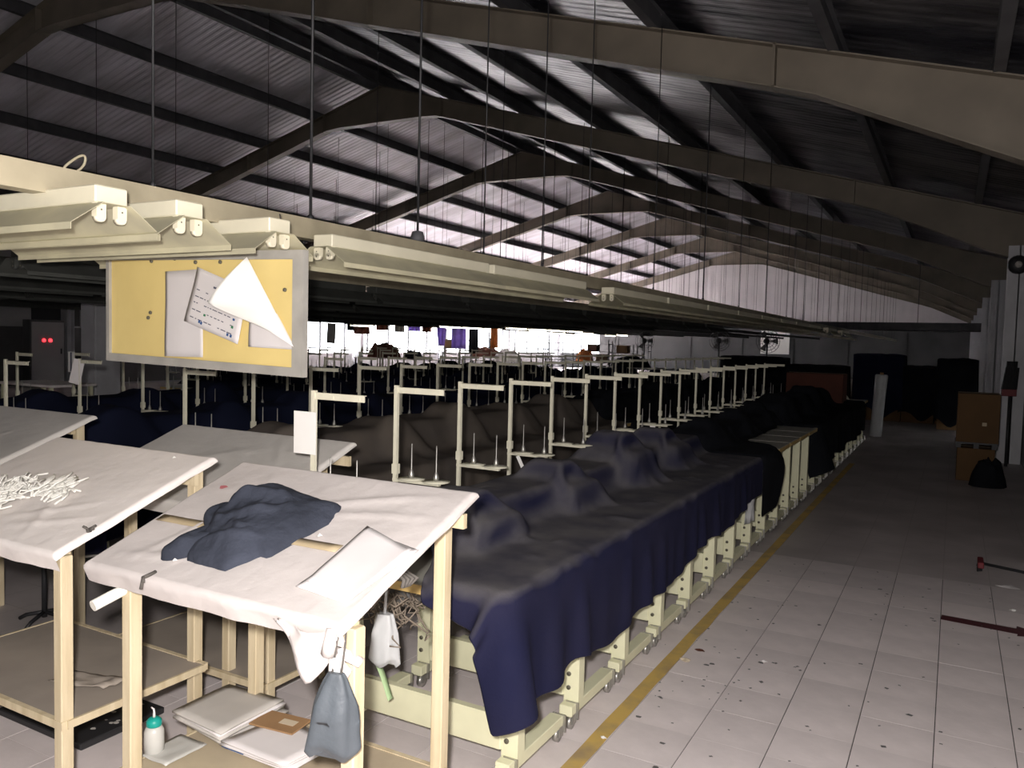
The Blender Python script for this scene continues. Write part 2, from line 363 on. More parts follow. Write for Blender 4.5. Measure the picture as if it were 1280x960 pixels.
for yf in FRAMES:
    xs = np.concatenate([np.linspace(XL + 0.2, -20.3, 6), np.linspace(-19, -13.4, 5), np.linspace(-12.7, -9.7, 9), np.linspace(-9, -1.9, 7), np.linspace(-1.6, 0.9, 7)])
    b = MB(); n = len(xs)
    for lo, hi, w in ((0.0, None, 0.006), (-0.014, 0.0, 0.10), (None, -0.014, 0.10)):
        T = [(zroof(x) if hi is None or lo == -0.014 else zbot(x)) for x in xs]
        B = [(zbot(x) if lo == 0.0 else zroof(x) - 0.014 if lo == -0.014 else zbot(x) - 0.014) for x in xs]
        vs = [(x, yf + s * w, z) for s in (-1, 1) for arr in (B, T) for x, z in zip(xs, arr)]
        fs = []
        for i in range(n - 1):
            a, bb, c, d = i, n + i, 2 * n + i, 3 * n + i
            fs += [(a, a + 1, bb + 1, bb), (c, d, d + 1, c + 1), (a, c, c + 1, a + 1), (bb, bb + 1, d + 1, d)]
        b.add(vs, fs)
    r = struct(b.build('rafter', MT['rafter'], ceiling))
    # stiffener plates at splices
    s = MB()
    for x in (-19.8, -15.2, -9.6, -12.8, -6.2, -1.55):
        s.box(x - 0.012, x + 0.012, yf - 0.1, yf + 0.1, zbot(x) - 0.02, zroof(x) + 0.005)
    struct(s.build('splice_plate', MT['rafter'], r))
def i_column(x, y, h, w=0.30, dp=0.22, m='column'):
    b = MB(); b.box(x - w / 2, x + w / 2, y - dp / 2, y - dp / 2 + 0.014, 0, h).box(x - w / 2, x + w / 2, y + dp / 2 - 0.014, y + dp / 2, 0, h).box(x - 0.008, x + 0.008, y - dp / 2, y + dp / 2, 0, h)
    return struct(b.build('column', MT[m]))
for yf in FRAMES[1:]:
    i_column(0.77, yf, zbot(0.6) + 0.15)
    i_column(XL + 0.25, yf, zbot(XL + 0.25) + 0.2)
# side walls
DY0, DY1 = 16.6, 18.8
wr = struct(MB().box(XR, XR + 0.2, YF, DY0, 0, zroof(XR) + 0.3).box(XR, XR + .2, DY1, YB, 0, zroof(XR) + .3).box(XR, XR + .2, DY0, DY1, 2.6, zroof(XR) + .3).build('wall_right', MT['wall']))
d1 = link('door_1', None, None, (XR + .1, DY0, 0)); struct(d1)
for k in range(16): struct(MB().box(-.02, .02 - .008 * (k % 2), 0, DY1 - DY0, .14 + .154 * k, .14 + .154 * (k + 1)).build('slat', MT['wall_dark'], d1))
wf = struct(MB().prism([(XL, 0), (XR, 0), (XR, zroof(XR) + .2), (RX, RZ + .2), (XL, zroof(XL) + .2)], YF - 0.2, YF).build('wall_front', MT['wall']))
WY0, WY1, WZ0, WZ1 = 23.5, 47.8, 0.95, 2.80
wl = struct(MB().box(XL - 0.2, XL, YF, WY0, 0, 4.1).box(XL - 0.2, XL, WY0, YB, 0, WZ0).box(XL - 0.2, XL, WY0, YB, WZ1, 4.1).build('wall_left', MT['wall']))
win = link('window_1', None, None, (XL - 0.1, WY0, WZ0)); struct(win)
npn = 16; pw = (WY1 - WY0) / npn
for k in range(npn + 1): struct(MB().box(-0.04, 0.04, k * pw - 0.025, k * pw + 0.025, 0, WZ1 - WZ0).build('mullion', MT['purlin'], win))
for k in range(npn): struct(MB().box(-0.003, 0.003, k * pw + 0.025, (k + 1) * pw - 0.025, 0, WZ1 - WZ0).build('pane', MT['glass'], win))
# back wall: opening at the left end, grey panels below, ribbed light gable above
GX = -20.1
wb = struct(MB().box(GX, XR, YB, YB + 0.2, 0, 2.9).box(XL, GX, YB, YB + .2, 0, WZ0).box(XL, GX, YB, YB + .2, 2.75, 2.9).build('wall_back', MT['wall_dark']))
w2 = link('window_2', None, None, (XL, YB + 0.1, WZ0)); struct(w2)
for x in (0.03, (GX - XL) / 2, GX - XL - 0.03): struct(MB().box(x - .03, x + .03, -.04, .04, 0, 1.8).build('mullion', MT['purlin'], w2))
for k in (0, 1): struct(MB().box(k * 1.35 + .03, k * 1.35 + 1.32, -.003, .003, 0, 1.8).build('pane', MT['glass'], w2))
xs = np.arange(XL, XR + 0.01, 0.118)
G = [[(x, YB - (0.012 if (i // 2) % 2 else 0.0), 2.9), (x, YB - (0.012 if (i // 2) % 2 else 0.0), zroof(x) + 0.2)] for i, x in enumerate(xs)]
solid(struct(MB().grid(G, False).build('gable_sheet', MT['gable'], wb)), 0.02)
for x in (-20.0, -16.9, -13.8, -10.9, -8.0, -5.1, -2.2):
    struct(MB().box(x, x + 2.8, YB - 0.05, YB - 0.001, 0.05, 2.75).build('panel', MT['wall_dark'], wb))
struct(MB().box(GX, XR, YB - 0.12, YB - 0.05, 2.78, 2.98).build('trim', MT['purlin'], wb))
# darker recessed hatch on the left wall with its frame
h = struct(MB().box(XL, XL + 0.05, 13.2, 14.6, 1.75, 2.6).build('hatch', MT['dark'], wl))
for y in (4.0, 8.0, 12.0, 16.0, 20.0): struct(MB().box(XL, XL + 0.03, y + .03, y + 3.94, 0.05, 1.7).build('panel', MT['wall_dark'], wl))

# ================================================================== lamp rails and fittings
ROWX = [-2.25, -4.1, -5.85, -7.65, -9.45, -11.25]
RAILX = [-2.60, -4.45, -6.2, -8.0, -9.8, -11.6, -13.4, -15.2, -17.0]
ROWN = ['nearest', 'second', 'third', 'fourth', 'fifth', 'sixth', 'seventh', 'eighth', 'ninth']
rod_cache = {}
def rod_mesh(L, r):
    k = (round(L, 2), r)
    if k not in rod_cache:
        rod_cache[k] = MB().tube([(0, 0, 0), (0, 0, L)], r, 6).lathe([(r * 2.2, 0), (r * 2.2, .02), (r, .03)], n=6).mesh('hanger_rod', MT['dark'])
    return rod_cache[k]
for k, x in enumerate(RAILX):
    y0, y1 = (-1.5, 44.0) if k == 0 else (1.2 if k < 4 else 6.5, 44.0)
    b = MB()
    zb, zt = 2.085, 2.175
    b.prism([(x - .035, zb), (x + .035, zb), (x + .035, zt), (x + .02, zt), (x + .02, zt - .006), (x + .029, zt - .006), (x + .029, zb + .006), (x - .029, zb + .006), (x - .029, zt - .006), (x - .02, zt - .006), (x - .02, zt), (x - .035, zt)], y0, y1)
    lab = 'long beige lamp rail hung on rods, %s of the rails counted from the aisle' % ('nearest' if k == 0 else ORD[k])
    r = tag(b.build('lamp_rail', MT['rail'] if k < 2 else MT['shaded']), lab, 'lamp rail', 'lamp rails over the machine rows')
    if k == 0: yr = [1.95, 2.77, 3.60, 4.30, 5.1, 5.9] + list(np.arange(7.5, 43, 1.75))
    else: yr = [7.72] + list(np.arange(13.0 + 0.37 * k, 43, 2.1 if k < 4 else 1.6))
    for j, yy in enumerate(yr):
        thick = 0.007 if (k == 0 and j in (1, 2)) or (j % 5 == 2) else 0.0045
        L = zroof(x) + 0.02 - zt
        o = link('hanger_rod', rod_mesh(L, thick), r, (x, float(yy), zt - 0.004))
    if k == 0:
        MB().lathe([(0.035, 0), (0.04, .02), (0.03, .055), (0.012, .06)], (x, 3.60, zt), 10).build('rod_socket', MT['purlin'], r)
        MB().tube([(x + .02 * math.sin(a * .5) - .01, 1.655 - .028 * math.sin(a + .5) * (1 + .3 * math.cos(a)) - .012 * math.cos(a), zt + .025 - .034 * math.cos(a)) for a in np.linspace(.2, 6.1, 18)], 0.0045, 6).build('wire_loop', MT['rail'], r)

def make_fitting(name, L, m_body, m_ref, lit=False):
    """batten running along local x from 0 to L, body top at z = 0"""
    t = thing(name, None, 'lamp fitting')
    MB().cbox(0, L, -0.055, 0.055, -0.055, 0, 0.004).build('body', m_body, t)
    if not lit:
        b = MB(); ex = 0.03
        for s in (-1, 1):
            b.add([(-ex, s * 0.045, -0.056), (L + ex, s * 0.045, -0.056), (L + ex, s * 0.15, -0.13), (-ex, s * 0.15, -0.13), (L + ex, s * 0.15, -0.150), (-ex, s * 0.15, -0.150)], [(0, 1, 2, 3), (3, 2, 4, 5)])
        b.add([(-ex, -0.045, -0.056), (L + ex, -0.045, -0.056), (L + ex, 0.045, -0.056), (-ex, 0.045, -0.056)], [(0, 1, 2, 3)])
        solid(b.build('reflector', m_ref, t), 0.002)
    hm = None
    for x in (0.012, L - 0.012):
        for y in (-0.035, 0.035):
            b = MB().box(-.012, .012, -.016, .016, -.042, 0).lathe([(.016, -.012), (.016, .012)], (0, 0, -.042), 12, 'x')
            if hm is None: hm = b.mesh('lamp_holder', m_body); hd = MB().lathe([(.004, .0121 if x > L / 2 else -.0131), (.004, .0131 if x > L / 2 else -.0121)], (0, 0, -.042), 8, 'x').lathe([(.003, -.0131), (.003, .0131)], (0, 0, -.02), 6, 'x').mesh('contact', MT['bolt'])
            ho = link('lamp_holder', hm, t, (x, y, -0.055 if not lit else -0.05))
            if not lit: link('contact', hd, ho)
    if lit:
        for y in (-0.035, 0.035):
            MB().tube([(0.02, y, -0.08), (L - 0.02, y, -0.08)], 0.014, 8).build('tube', MT['tube'], t)
    return t
# three unlit fittings lying across under the near rail, ends towards the aisle
names3 = ['unlit cream fluorescent fitting crossing under near rail, leftmost of three', 'unlit cream fluorescent fitting under near rail, middle of three', 'unlit cream fluorescent fitting directly above the yellow notice board']
for (x1, yc, L), lab in zip(((-2.31, 1.588, 1.25), (-2.30, 1.87, 1.25), (-2.29, 2.275, 1.30)), names3):
    f = make_fitting('fluorescent_fitting', L, MT['cream'], MT['cream_dusty']); f.location = (x1 - L, yc, 2.095); f['label'] = lab; f['group'] = 'fittings across the near rail'
# fittings in line under each rail
proto_f = make_fitting('fluorescent_fitting', 1.36, MT['cream'], MT['cream_dusty'])
pt = treeof(proto_f); first = True
proto_d = make_fitting('fluorescent_fitting', 1.36, MT['shaded'], MT['shaded']); pd = treeof(proto_d); firstd = True
proto_l = make_fitting('lit_fluorescent_fitting', 1.2, MT['cream'], MT['cream'], True); pl = treeof(proto_l); firstl = True
for k, x in enumerate(RAILX[:6]):
    ys = [2.72, 4.14, 6.05, 7.47, 8.89, 10.31, 11.73, 13.15, 14.57, 16.0, 18.5, 21.0] if k == 0 else list(np.arange(2.2 + 0.3 * k if k < 4 else 8.0, 17, 1.5))
    for j, y in enumerate(ys):
        lab = 'unlit fluorescent fitting, %s in line under the %s lamp rail from the aisle' % (ORD[j], ROWN[k])
        grp = 'unlit fittings under the lamp rails'
        xx = x + (0.12 if k == 0 else 0)
        zz = 2.10 if k == 0 else 2.083
        if k == 0:
            if first: o = proto_f; o.location = (xx, y, zz); o.rotation_euler = (0, 0, math.pi / 2); first = False
            else: o = copy_tree(proto_f, pt, (xx, y, zz), math.pi / 2)
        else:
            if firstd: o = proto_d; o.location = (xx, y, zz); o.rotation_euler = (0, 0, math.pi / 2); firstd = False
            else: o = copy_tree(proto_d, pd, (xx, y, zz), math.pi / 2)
        o['label'] = lab; o['group'] = grp
LIT = {6: [16.4, 18.3, 19.6, 20.9, 22.2, 25.5, 30.0, 34.0], 5: [20.6, 22.0, 23.4, 24.8], 7: [22, 25, 28, 31, 34, 37], 8: [20, 24, 28, 32, 36]}  # battens on the two outermost rails are added to light the roof
for k, ys in LIT.items():
    for j, y in enumerate(ys):
        lab = 'lit white fluorescent batten, %s along the %s lamp rail at the bright far side' % (ORD[j], ROWN[k])
        if firstl: o = proto_l; o.location = (RAILX[k], y, 2.083); o.rotation_euler = (0, 0, math.pi / 2); firstl = False
        else: o = copy_tree(proto_l, pl, (RAILX[k], y, 2.083), math.pi / 2)
        o['label'] = lab; o['group'] = 'lit tubes at the far side'

# ================================================================== sewing tables and thread stands
PITCH = 0.545
def make_table():
    """origin at the pole side; local x 0.0 = pole line"""
    t = thing('sewing_table', None, 'table')
    tp = MB().cbox(-0.05, 0.94, -0.20, 0.325, 0.722, 0.76, 0.004).build('tabletop', MT['top'], t)
    MB().box(-0.05, 0.942, -0.203, -0.199, 0.724, 0.757).box(0.939, 0.943, -0.203, 0.325, 0.724, 0.757).build('edge_band', MT['edge'], tp)
    cast = None
    for px in (0.10, 0.875):
        leg = MB().box(px - .035, px + .035, -.004, .004, .085, .722).box(px - .035, px - .031, .0, .05, .085, .722).box(px + .031, px + .035, .0, .05, .085, .722).build('leg', MT['machine'], t)
        MB().cbox(px - .03, px + .03, -0.06, 0.40, 0.062, 0.108, 0.003).build('foot', MT['machine'], leg)
        MB().cbox(px - .04, px + .04, -.03, .25, .70, .722, .002).build('bracket', MT['machine'], leg)
        for y in (-0.03, 0.385):
            if cast is None:
                b = MB().lathe([(.006, -.012), (.030, -.010), (.031, 0), (.030, .010), (.006, .012)], (0, 0, .031), 14, 'x')
                b.box(-.018, -.013, -.016, .018, .024, .066).box(.013, .018, -.016, .018, .024, .066).box(-.018, .018, -.018, .03, .06, .068).box(-.03, .03, .012, .018, .04, .112)
                cast = b.mesh('caster', MT['chrome'])
            link('caster', cast, leg, (px + 0.012, y, 0))
    bm = MB().cbox(0.135, 0.84, -0.012, 0.012, 0.125, 0.26, 0.004).box(0.135, .84, -.02, .01, .251, .262).build('cross_beam', MT['machine'], t)
    bb = MB()
    for px in (0.10, 0.875):
        for z in (0.165, 0.225): bb.lathe([(.0, -.0085), (.010, -.008), (.010, -.003)], (px - .012, -.0015, z), 8, 'y')
    bb.build('bolt', MT['bolt'], bm)
    return t
def make_stand():
    t = thing('thread_stand', None, 'thread stand')
    MB().box(-.009, .009, -.009, .009, .70, 1.43).build('pole', MT['stand'], t)
    MB().box(.0, .258, -.003, .003, 1.395, 1.422).box(0, .258, -.003, .012, 1.419, 1.422).box(.1, .104, -.006, 0, 1.40, 1.412).box(.235, .239, -.006, 0, 1.40, 1.412).build('top_arm', MT['stand'], t)
    MB().box(-.013, .016, -.013, .013, 1.02, 1.065).build('clamp', MT['stand'], t)
    MB().box(-.01, .245, -.010, .010, .985, .999).build('spool_bar', MT['stand'], t)
    d = None
    for x in (.09, .225):
        if d is None: d = (MB().lathe([(.012, .0), (.062, .003), (.064, .006), (.012, .009)], n=16).mesh('spool_disc', MT['stand']),
                           MB().lathe([(.014, .006), (.013, .025), (.006, .045), (.0035, .05), (.003, .165), (.001, .168)], n=8).mesh('spool_pin', MT['chrome']))
        link('spool_disc', d[0], t, (x, 0, .999)); link('spool_pin', d[1], t, (x, 0, 1.0))
    return t
T0 = make_table(); Tt = treeof(T0); S0 = make_stand(); St = treeof(S0)
rows = [(2.43, 17, 24), (3.30, 24, 26), (3.205, 24, 26), (3.75, 22, 25), (7.6, 15, 18), (8.7, 12, 16)]
f1 = f2 = True
for k, (y0, ns, ntab) in enumerate(rows):
    x = ROWX[k]
    for j in range(ns):
        y = y0 + PITCH * j
        lab = 'cream thread stand with two spool pins, %s along the %s machine row from the aisle' % (ORD[j], ROWN[k])
        if f1: o = S0; o.location = (x, y, 0); f1 = False
        else: o = copy_tree(S0, St, (x, y, 0), random.uniform(-.04, .04))
        o['label'] = lab; o['group'] = 'thread stands along the machine rows'
    for j in range(ntab):
        y = y0 + 0.115 + PITCH * j
        lab = 'cream steel sewing table on casters, %s along the %s machine row from the aisle' % (ORD[j], ROWN[k])
        if f2: o = T0; o.location = (x, y, 0); f2 = False
        else: o = copy_tree(T0, Tt, (x, y, 0))
        o['label'] = lab; o['group'] = 'sewing tables in the machine rows'
# small cards on the thread stands
def card(x, y, z, w, h, label, rz=0.0, ry=0.0, m='paper_bright', name='paper_card'):
    o = MB().box(-w / 2, w / 2, -.0015, .0015, -h / 2, h / 2).build(name, MT[m], None, (x, y, z), (0, ry, rz)); return tag(o, label, 'card', 'cards hung on thread stands')
card(-2.287, 2.418, 1.257, .118, .172, 'white blank card hung on the thread stand behind the dark garment')
card(-2.163, 5.70, .9585, .075, .055, 'small white card hung beneath a spool bar above the navy cover')
card(-2.129, 6.245, .956, .045, .06, 'tiny white card beneath a spool bar, farther along the navy cover')
card(-2.175, 4.065, .945, .022, .085, 'narrow white tag sticking out tilted below a spool bar', 0, -0.5)
card(-5.86, 3.735, 1.33, .085, .19, 'grey-white card tilted on a far left thread stand', 0.5, 0.22, 'paper')
card(-7.662, 4.825, 1.33, .10, .20, 'white card with dark stripe on thread stand beyond left table')
MB().box(-.012, .012, -.003, .003, -.095, .095).build('stripe', MT['ink'], COL.objects['paper_card.005'])
card(-9.8, 11.0, 1.70, .20, .36, 'grey square sign hanging in front of the bright far window', 0, .05, 'frame', 'hanging_sign')
MB().tube([(-.03, 0, .18), (-.03, 0, .388)], .004, 5).tube([(.03, 0, .18), (.03, 0, .388)], .004, 5).build('cord', MT['string'], COL.objects['hanging_sign'])

# ================================================================== dust covers
def cover(name, mtl, xp, y0, y1, hem, near, humps, res=(54, 38), left=0.03, ridge=(.90, .16, .46), label='', grp='dust covers over the machine rows', steps=120, seed=1, far=0.0):
    """cloth over a machine row: left edge near the poles, right edge beyond the table edge by hem(y)"""
    xt = xp + 0.943
    boxes = [(xp - .05, xt + .02, y0 - .02, y1 + 3, .768), (xp + ridge[1], xp + ridge[2], y0 + .12, y1 + 3, ridge[0])] + [(xp + a, xp + b, c, d, z) for a, b, c, d, z in humps]
    nu, nv = res; P = np.zeros((nu, nv, 3))
    for i in range(nu):
        for j in range(nv):
            v = j / (nv - 1); u = i / (nu - 1)
            yn = y0 - near(v); y = yn + (y1 - yn) * u
            xr = xt + hem(y)
            x = xp + left + (xr - xp - left) * v
            z = .80 + sum((hz - .78) * math.exp(-max(0, (abs(x - xp - (a + b_) / 2) - (b_ - a) / 2) / .13) ** 2 - max(0, (abs(y - (c + d) / 2) - (d - c) / 2) / .16) ** 2) for a, b_, c, d, hz in humps[::2])
            z = max(z, .80 + (ridge[0] - .78) * math.exp(-(max(0, abs(x - xp - (ridge[1] + ridge[2]) / 2) - .14) / .11) ** 2 - (max(0, y0 + .12 - y) / .12) ** 2))
            P[i, j] = (x, y, min(z, 1.14))
    X = drape(P, boxes, steps, 9, seed=seed)
    b = MB().grid(X); o = b.build(name, MT[mtl]); solid(o, 0.005, 1)
    md = o.modifiers.new('smooth', 'SUBSURF'); md.levels = 1; md.render_levels = 1
    return tag(o, label, 'dust cover', grp)
hy = [1.5, 2.45, 2.65, 2.85, 3.25, 3.75, 4.5, 5.4, 6.0, 7.0]; hw = [.32, .38, .37, .32, .42, .36, .32, .29, .27, .25]
hA = lambda y: float(np.interp(y, hy, hw)) + 0.02 * math.sin(y * 5)
# humps: the machine heads under the cloth
def heads(ys, h, xa=.30, xb=.62): return [q for y, hh in zip(ys, h) for q in ((xa + .06, xb - .10, y - .07, y + .07, hh), (xa - .02, xb + .02, y - .17, y + .20, hh - .10))]
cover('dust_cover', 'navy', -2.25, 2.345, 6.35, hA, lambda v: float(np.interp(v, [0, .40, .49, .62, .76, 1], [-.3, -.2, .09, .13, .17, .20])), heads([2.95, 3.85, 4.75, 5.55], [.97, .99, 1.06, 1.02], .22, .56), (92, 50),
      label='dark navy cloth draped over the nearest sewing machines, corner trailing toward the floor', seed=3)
cover('dust_cover', 'black_cloth', -2.25, 6.42, 9.4, lambda y: float(np.interp(y, [6.2, 6.9, 7.15, 7.4, 12], [.42, .45, .10, -.30, -.34])), lambda v: .05, heads([6.9, 8.0, 9.0], [1.0, 1.0, 1.02], .2, .5), (40, 34), label='black cloth over the nearest row, just beyond the navy cover', seed=4)
c2 = cover('dust_cover', 'grey_cloth', -4.1, 3.25, 8.3, lambda y: .42 + .03 * math.sin(4 * y), lambda v: .3 * v, heads([3.7, 4.7, 5.6, 6.6, 7.5], [1.06, 1.03, 1.08, 1.02, 1.06], .22, .62), (60, 36), ridge=(.98, .14, .55), label='charcoal grey cloth draped over the second machine row from the aisle', seed=5)
def cover_copy(dx, dy, m, label):
    o = c2.copy(); COL.objects.link(o); o.location = (dx, dy, 0); o.material_slots[0].link = 'OBJECT'; o.material_slots[0].material = MT[m]; o['label'] = label
for args in ((0, 5.25, 'black_cloth', 'black cloth over the far half of the second machine row'),
             (-1.75, 0.05, 'navy_dark', 'near-black navy cloth over the third machine row, near half'), (-1.75, 5.3, 'navy_dark', 'near-black navy cloth over the third machine row, far half'),
             (-3.55, .6, 'navy_dark', 'dark cloth over the fourth machine row, near half'), (-3.55, 5.85, 'navy_dark', 'dark cloth over the fourth machine row, far half'),
             (0, 10.5, 'black_cloth', 'black cloth over the farthest stretch of the second machine row'),
             (-1.75, 10.55, 'navy_dark', 'near-black navy cloth over the third machine row, farthest stretch'), (-3.55, 11.1, 'navy_dark', 'dark cloth over the fourth machine row, farthest stretch'),
             (-5.35, 4.5, 'navy_dark', 'dark cloth over the fifth machine row beside the grey cupboard'), (-5.35, 9.75, 'navy_dark', 'dark cloth over the fifth machine row, far half'),
             (-7.15, 5.6, 'navy_dark', 'dark cloth over the sixth machine row, near half'), (-7.15, 10.85, 'black_cloth', 'black cloth over the sixth machine row, far half'),
             (1.85, 6.2, 'black_cloth', 'black cloth over the nearest row, beyond the bare table ends')):
    cover_copy(*args)
tag(solid(MB().grid([[(-1.33 + .05 * u + .01 * math.sin(9 * u + v * 4), 6.02 + .26 * u * (1 - .8 * v) + .1 * v, .60 - .30 * v + .03 * u) for u in np.linspace(0, 1, 8)] for v in np.linspace(0, 1, 6)]).build('cloth_scrap', MT['poly']), .003),
    'white polythene scrap poking out below the end of navy cover', 'scrap')

# ================================================================== sloped inspection tables
TH = math.atan(0.378); CT, ST = math.cos(TH), math.sin(TH)
def plane(x, t, h, y0, z0): return (x, y0 + t * CT - h * ST, z0 + t * ST + h * CT)
def sloped_cloth(w, L, wr, seed, over=0.075, side=0.034, nu=60, nv=44, r=0.018, drop=None):
    """closed-over cloth: returns grid of (x, t, h) with the rim curled down; wr: wrinkle list (x, t, angle, length, width, height)"""
    G = []
    us = np.concatenate([np.linspace(-side, -0.0001, 8), np.linspace(0, w, nu), np.linspace(w + .0001, w + side, 8)])
    vs = np.concatenate([np.linspace(-over, -0.0001, 8), np.linspace(0, L, nv), np.linspace(L + .0001, L + side, 6)])
    def wrap(d):                      # d >= 0 past the edge -> (outward, down)
        a = min(d / r, math.pi / 2); o = r * math.sin(a); dn = r * (1 - math.cos(a))
        if d > r * math.pi / 2: dn += d - r * math.pi / 2
        return o, dn
    for u in us:
        row = []
        for v in vs:
            ux = min(max(u, 0), w); vt = min(max(v, 0), L)
            ou, du = wrap(abs(u - ux)); ov, dv = wrap(abs(v - vt))
            h = 0.0015 * nz(u * 6, v * 6, seed) + .001 * nz(u * 17, v * 17, seed)
            for (a, b, an, ln_, wd, ht) in wr:
                p = (u - a) * math.cos(an) + (v - b) * math.sin(an); q = -(u - a) * math.sin(an) + (v - b) * math.cos(an) + .012 * math.sin(p * 9)
                if 0 < p < ln_: h += ht * math.exp(-(q / wd) ** 2) * math.sin(math.pi * p / ln_) ** .6
            sd = .006 * nz(u * 9, v * 9, seed + 3)
            row.append((ux + math.copysign(ou, u - ux) + (sd if du > 0.02 else 0), vt + math.copysign(ov, v - vt) + (sd if dv > .02 else 0), h - max(du, dv) + (.004 * nz(u * 12, v * 12, seed + 9) if max(du, dv) > .01 else 0)))
        G.append(row)
    return G
def inspection_table(x0, x1, y0, z0, L, label, cloth_m, shelf_z, shelf_m, wr, seed, legs, wood='wood', aprons=True):
    t = thing('inspection_table', label, 'table', ((x0 + x1) / 2, y0, 0), 0, 'sloped cloth-covered inspection tables')
    cx = (x0 + x1) / 2; w = x1 - x0
    loc = lambda g: [[plane(x - w / 2, tt, h, 0, z0) for x, tt, h in row] for row in g]
    bm = MB()
    vs = [plane(x, tt, h, 0, z0) for h in (-.028, -.004) for x, tt in ((-w / 2 + .006, .006), (w / 2 - .006, .006), (w / 2 - .006, L - .006), (-w / 2 + .006, L - .006))]
    bm.add(vs, [(3, 2, 1, 0), (4, 5, 6, 7), (0, 1, 5, 4), (1, 2, 6, 5), (2, 3, 7, 6), (3, 0, 4, 7)]); bm.build('tabletop', MT['ply'], t)
    cl = MB().grid(loc(sloped_cloth(w, L, wr, seed))).build('cloth', MT[cloth_m], t)
    ya = 0.045; yb = L * CT - 0.05
    for lx, ly in legs:
        zt = z0 + ly / CT * ST - .035
        b = MB().cbox(lx - cx - .021, lx - cx + .021, ly - .021, ly + .021, 0, zt - (.0 if ly < .2 else .0), .003); b.build('leg', MT[wood], t)
    lx0 = min(l[0] for l in legs) - cx; lx1 = max(l[0] for l in legs) - cx
    if aprons:
        for lx in (lx0 + .13, lx1 - .13):
            a = plane(lx, 0.07, -.05, 0, z0); bq = plane(lx, L - .05, -.05, 0, z0)
            MB().bar(a, bq, .02, .045).build('side_rail', MT['wood_shaded'], t)
        MB().bar((lx0, .05, z0 - .035), (lx1, .05, z0 - .035), .02, .045).build('end_rail', MT[wood], t)
        MB().bar((lx0, yb, z0 + yb / CT * ST - .06), (lx1, yb, z0 + yb / CT * ST - .06), .02, .045).build('end_rail', MT[wood], t)
    if shelf_z:
        MB().cbox(lx0 - .02, lx1 + .02, .02, yb + .03, shelf_z - .022, shelf_z, .002).build('shelf', MT[shelf_m], t)
        b = MB().box(lx0 - .024, lx1 + .024, .012, .03, shelf_z - .024, shelf_z + .003).box(lx0 - .024, lx1 + .024, yb + .018, yb + .036, shelf_z - .024, shelf_z + .003)
        b.box(lx0 - .03, lx0 - .02, .03, yb + .02, shelf_z - .024, shelf_z + .002).box(lx1 + .02, lx1 + .03, .03, yb + .02, shelf_z - .024, shelf_z + .002)
        b.build('shelf_edge', MT['wood'], t)
    return t, cl
A_Y, A_Z, A_L = 1.50, 0.945, 0.645
wrA = [(.12, .03, 1.25, .45, .012, .006), (.95, .60, 3.45, .62, .014, .007), (.98, .48, 3.3, .55, .012, .006), (.2, .60, 5.2, .3, .02, .006), (.03, .05, .25, .5, .015, .006), (.06, .5, -.3, .35, .015, .006), (.45, .55, 5.6, .3, .02, .006)]
tA, clA = inspection_table(-2.29, -1.30, A_Y, A_Z, A_L, 'white cloth-covered sloped table with the dark garment heap, nearest the camera', 'sheetw', .28, 'ply', wrA, 1,
                           [(-2.175, .06), (-1.285, .04), (-1.385, .585), (-2.20, .585)])
wrB = [(.75, .02, 2.2, .5, .02, .007), (.55, .06, .35, .4, .012, .005), (.5, .10, .5, .4, .012, .005), (.2, .25, .15, .3, .015, .004), (.3, .3, .6, .22, .006, .006)]
tB, clB = inspection_table(-3.44, -2.475, A_Y, A_Z, A_L, 'cloth-covered sloped table with the white cord tangle, left of nearest', 'sheetb', .38, 'ply_grey', wrB, 2,
                           [(-2.485, .035), (-3.36, .05), (-2.53, .585), (-3.36, .585)])
tC, clC = inspection_table(-5.0, -4.04, 2.05, .962, A_L, 'grey-white sloped table at far left behind the corded one', 'sheetg', None, 'ply_grey', [(.4, .1, .9, .4, .02, .006)], 3, [(-4.12, .06), (-4.9, .06), (-4.12, .585), (-4.9, .585)])
tD, clD = inspection_table(-3.62, -2.46, 2.30, .925, A_L, 'greyish sloped table standing behind the two nearest tables', 'sheetg', .22, 'ply_grey', [(1.0, .1, 2.4, .6, .02, .008), (.98, .3, 2.2, .4, .015, .007), (.3, .3, .4, .5, .03, .004)], 4,
                           [(-2.42, .06), (-2.65, .06), (-3.3, .06), (-2.62, .585), (-3.36, .585)])
# rolled front end, tied corner and ribbon ties of the near cloth
MB().tube([(-2.285 + 1.795, .02, .868), (-2.262 + 1.795, -.07, .845)], .017, 12).lathe([(.0165, 0)] * 2, n=3).build('cloth_roller', MT['pvc'], tA) if False else MB().tube([(-.375, .20, .905), (-.40, -.055, .835)], .017, 12).build('cloth_roller', MT['pvc'], tA)
b = MB()
G = [[(.30 + .19 * u + .01 * math.sin(9 * v), -.012 + .012 * math.sin(u * 9) - .01 * v, .928 - (.01 + .13 * v) * max(0, 1 - abs(u - .62) / .62) - .01) for u in np.linspace(0, 1, 16)] for v in np.linspace(0, 1, 10)]
b.grid(G)
for k, (dx, dy, dz) in enumerate(((.045, .0, -.055), (.06, .03, -.03), (.01, -.02, -.075))):
    b.grid([[(.480 + dx * v + (u - .5) * .05 * (1 - v), .004 + dy * v + .012 * math.sin(6 * u + k), .870 + dz * v + .008 * math.sin(u * 7 + k)) for u in np.linspace(0, 1, 7)] for v in np.linspace(0, 1, 7)])
b.tube([(.482, -.012, .93), (.484, -.02, .90), (.478, -.014, .868)], [.012, .016, .022], 9)
solid(b.build('cloth_corner', MT['sheetw'], tA), .003)
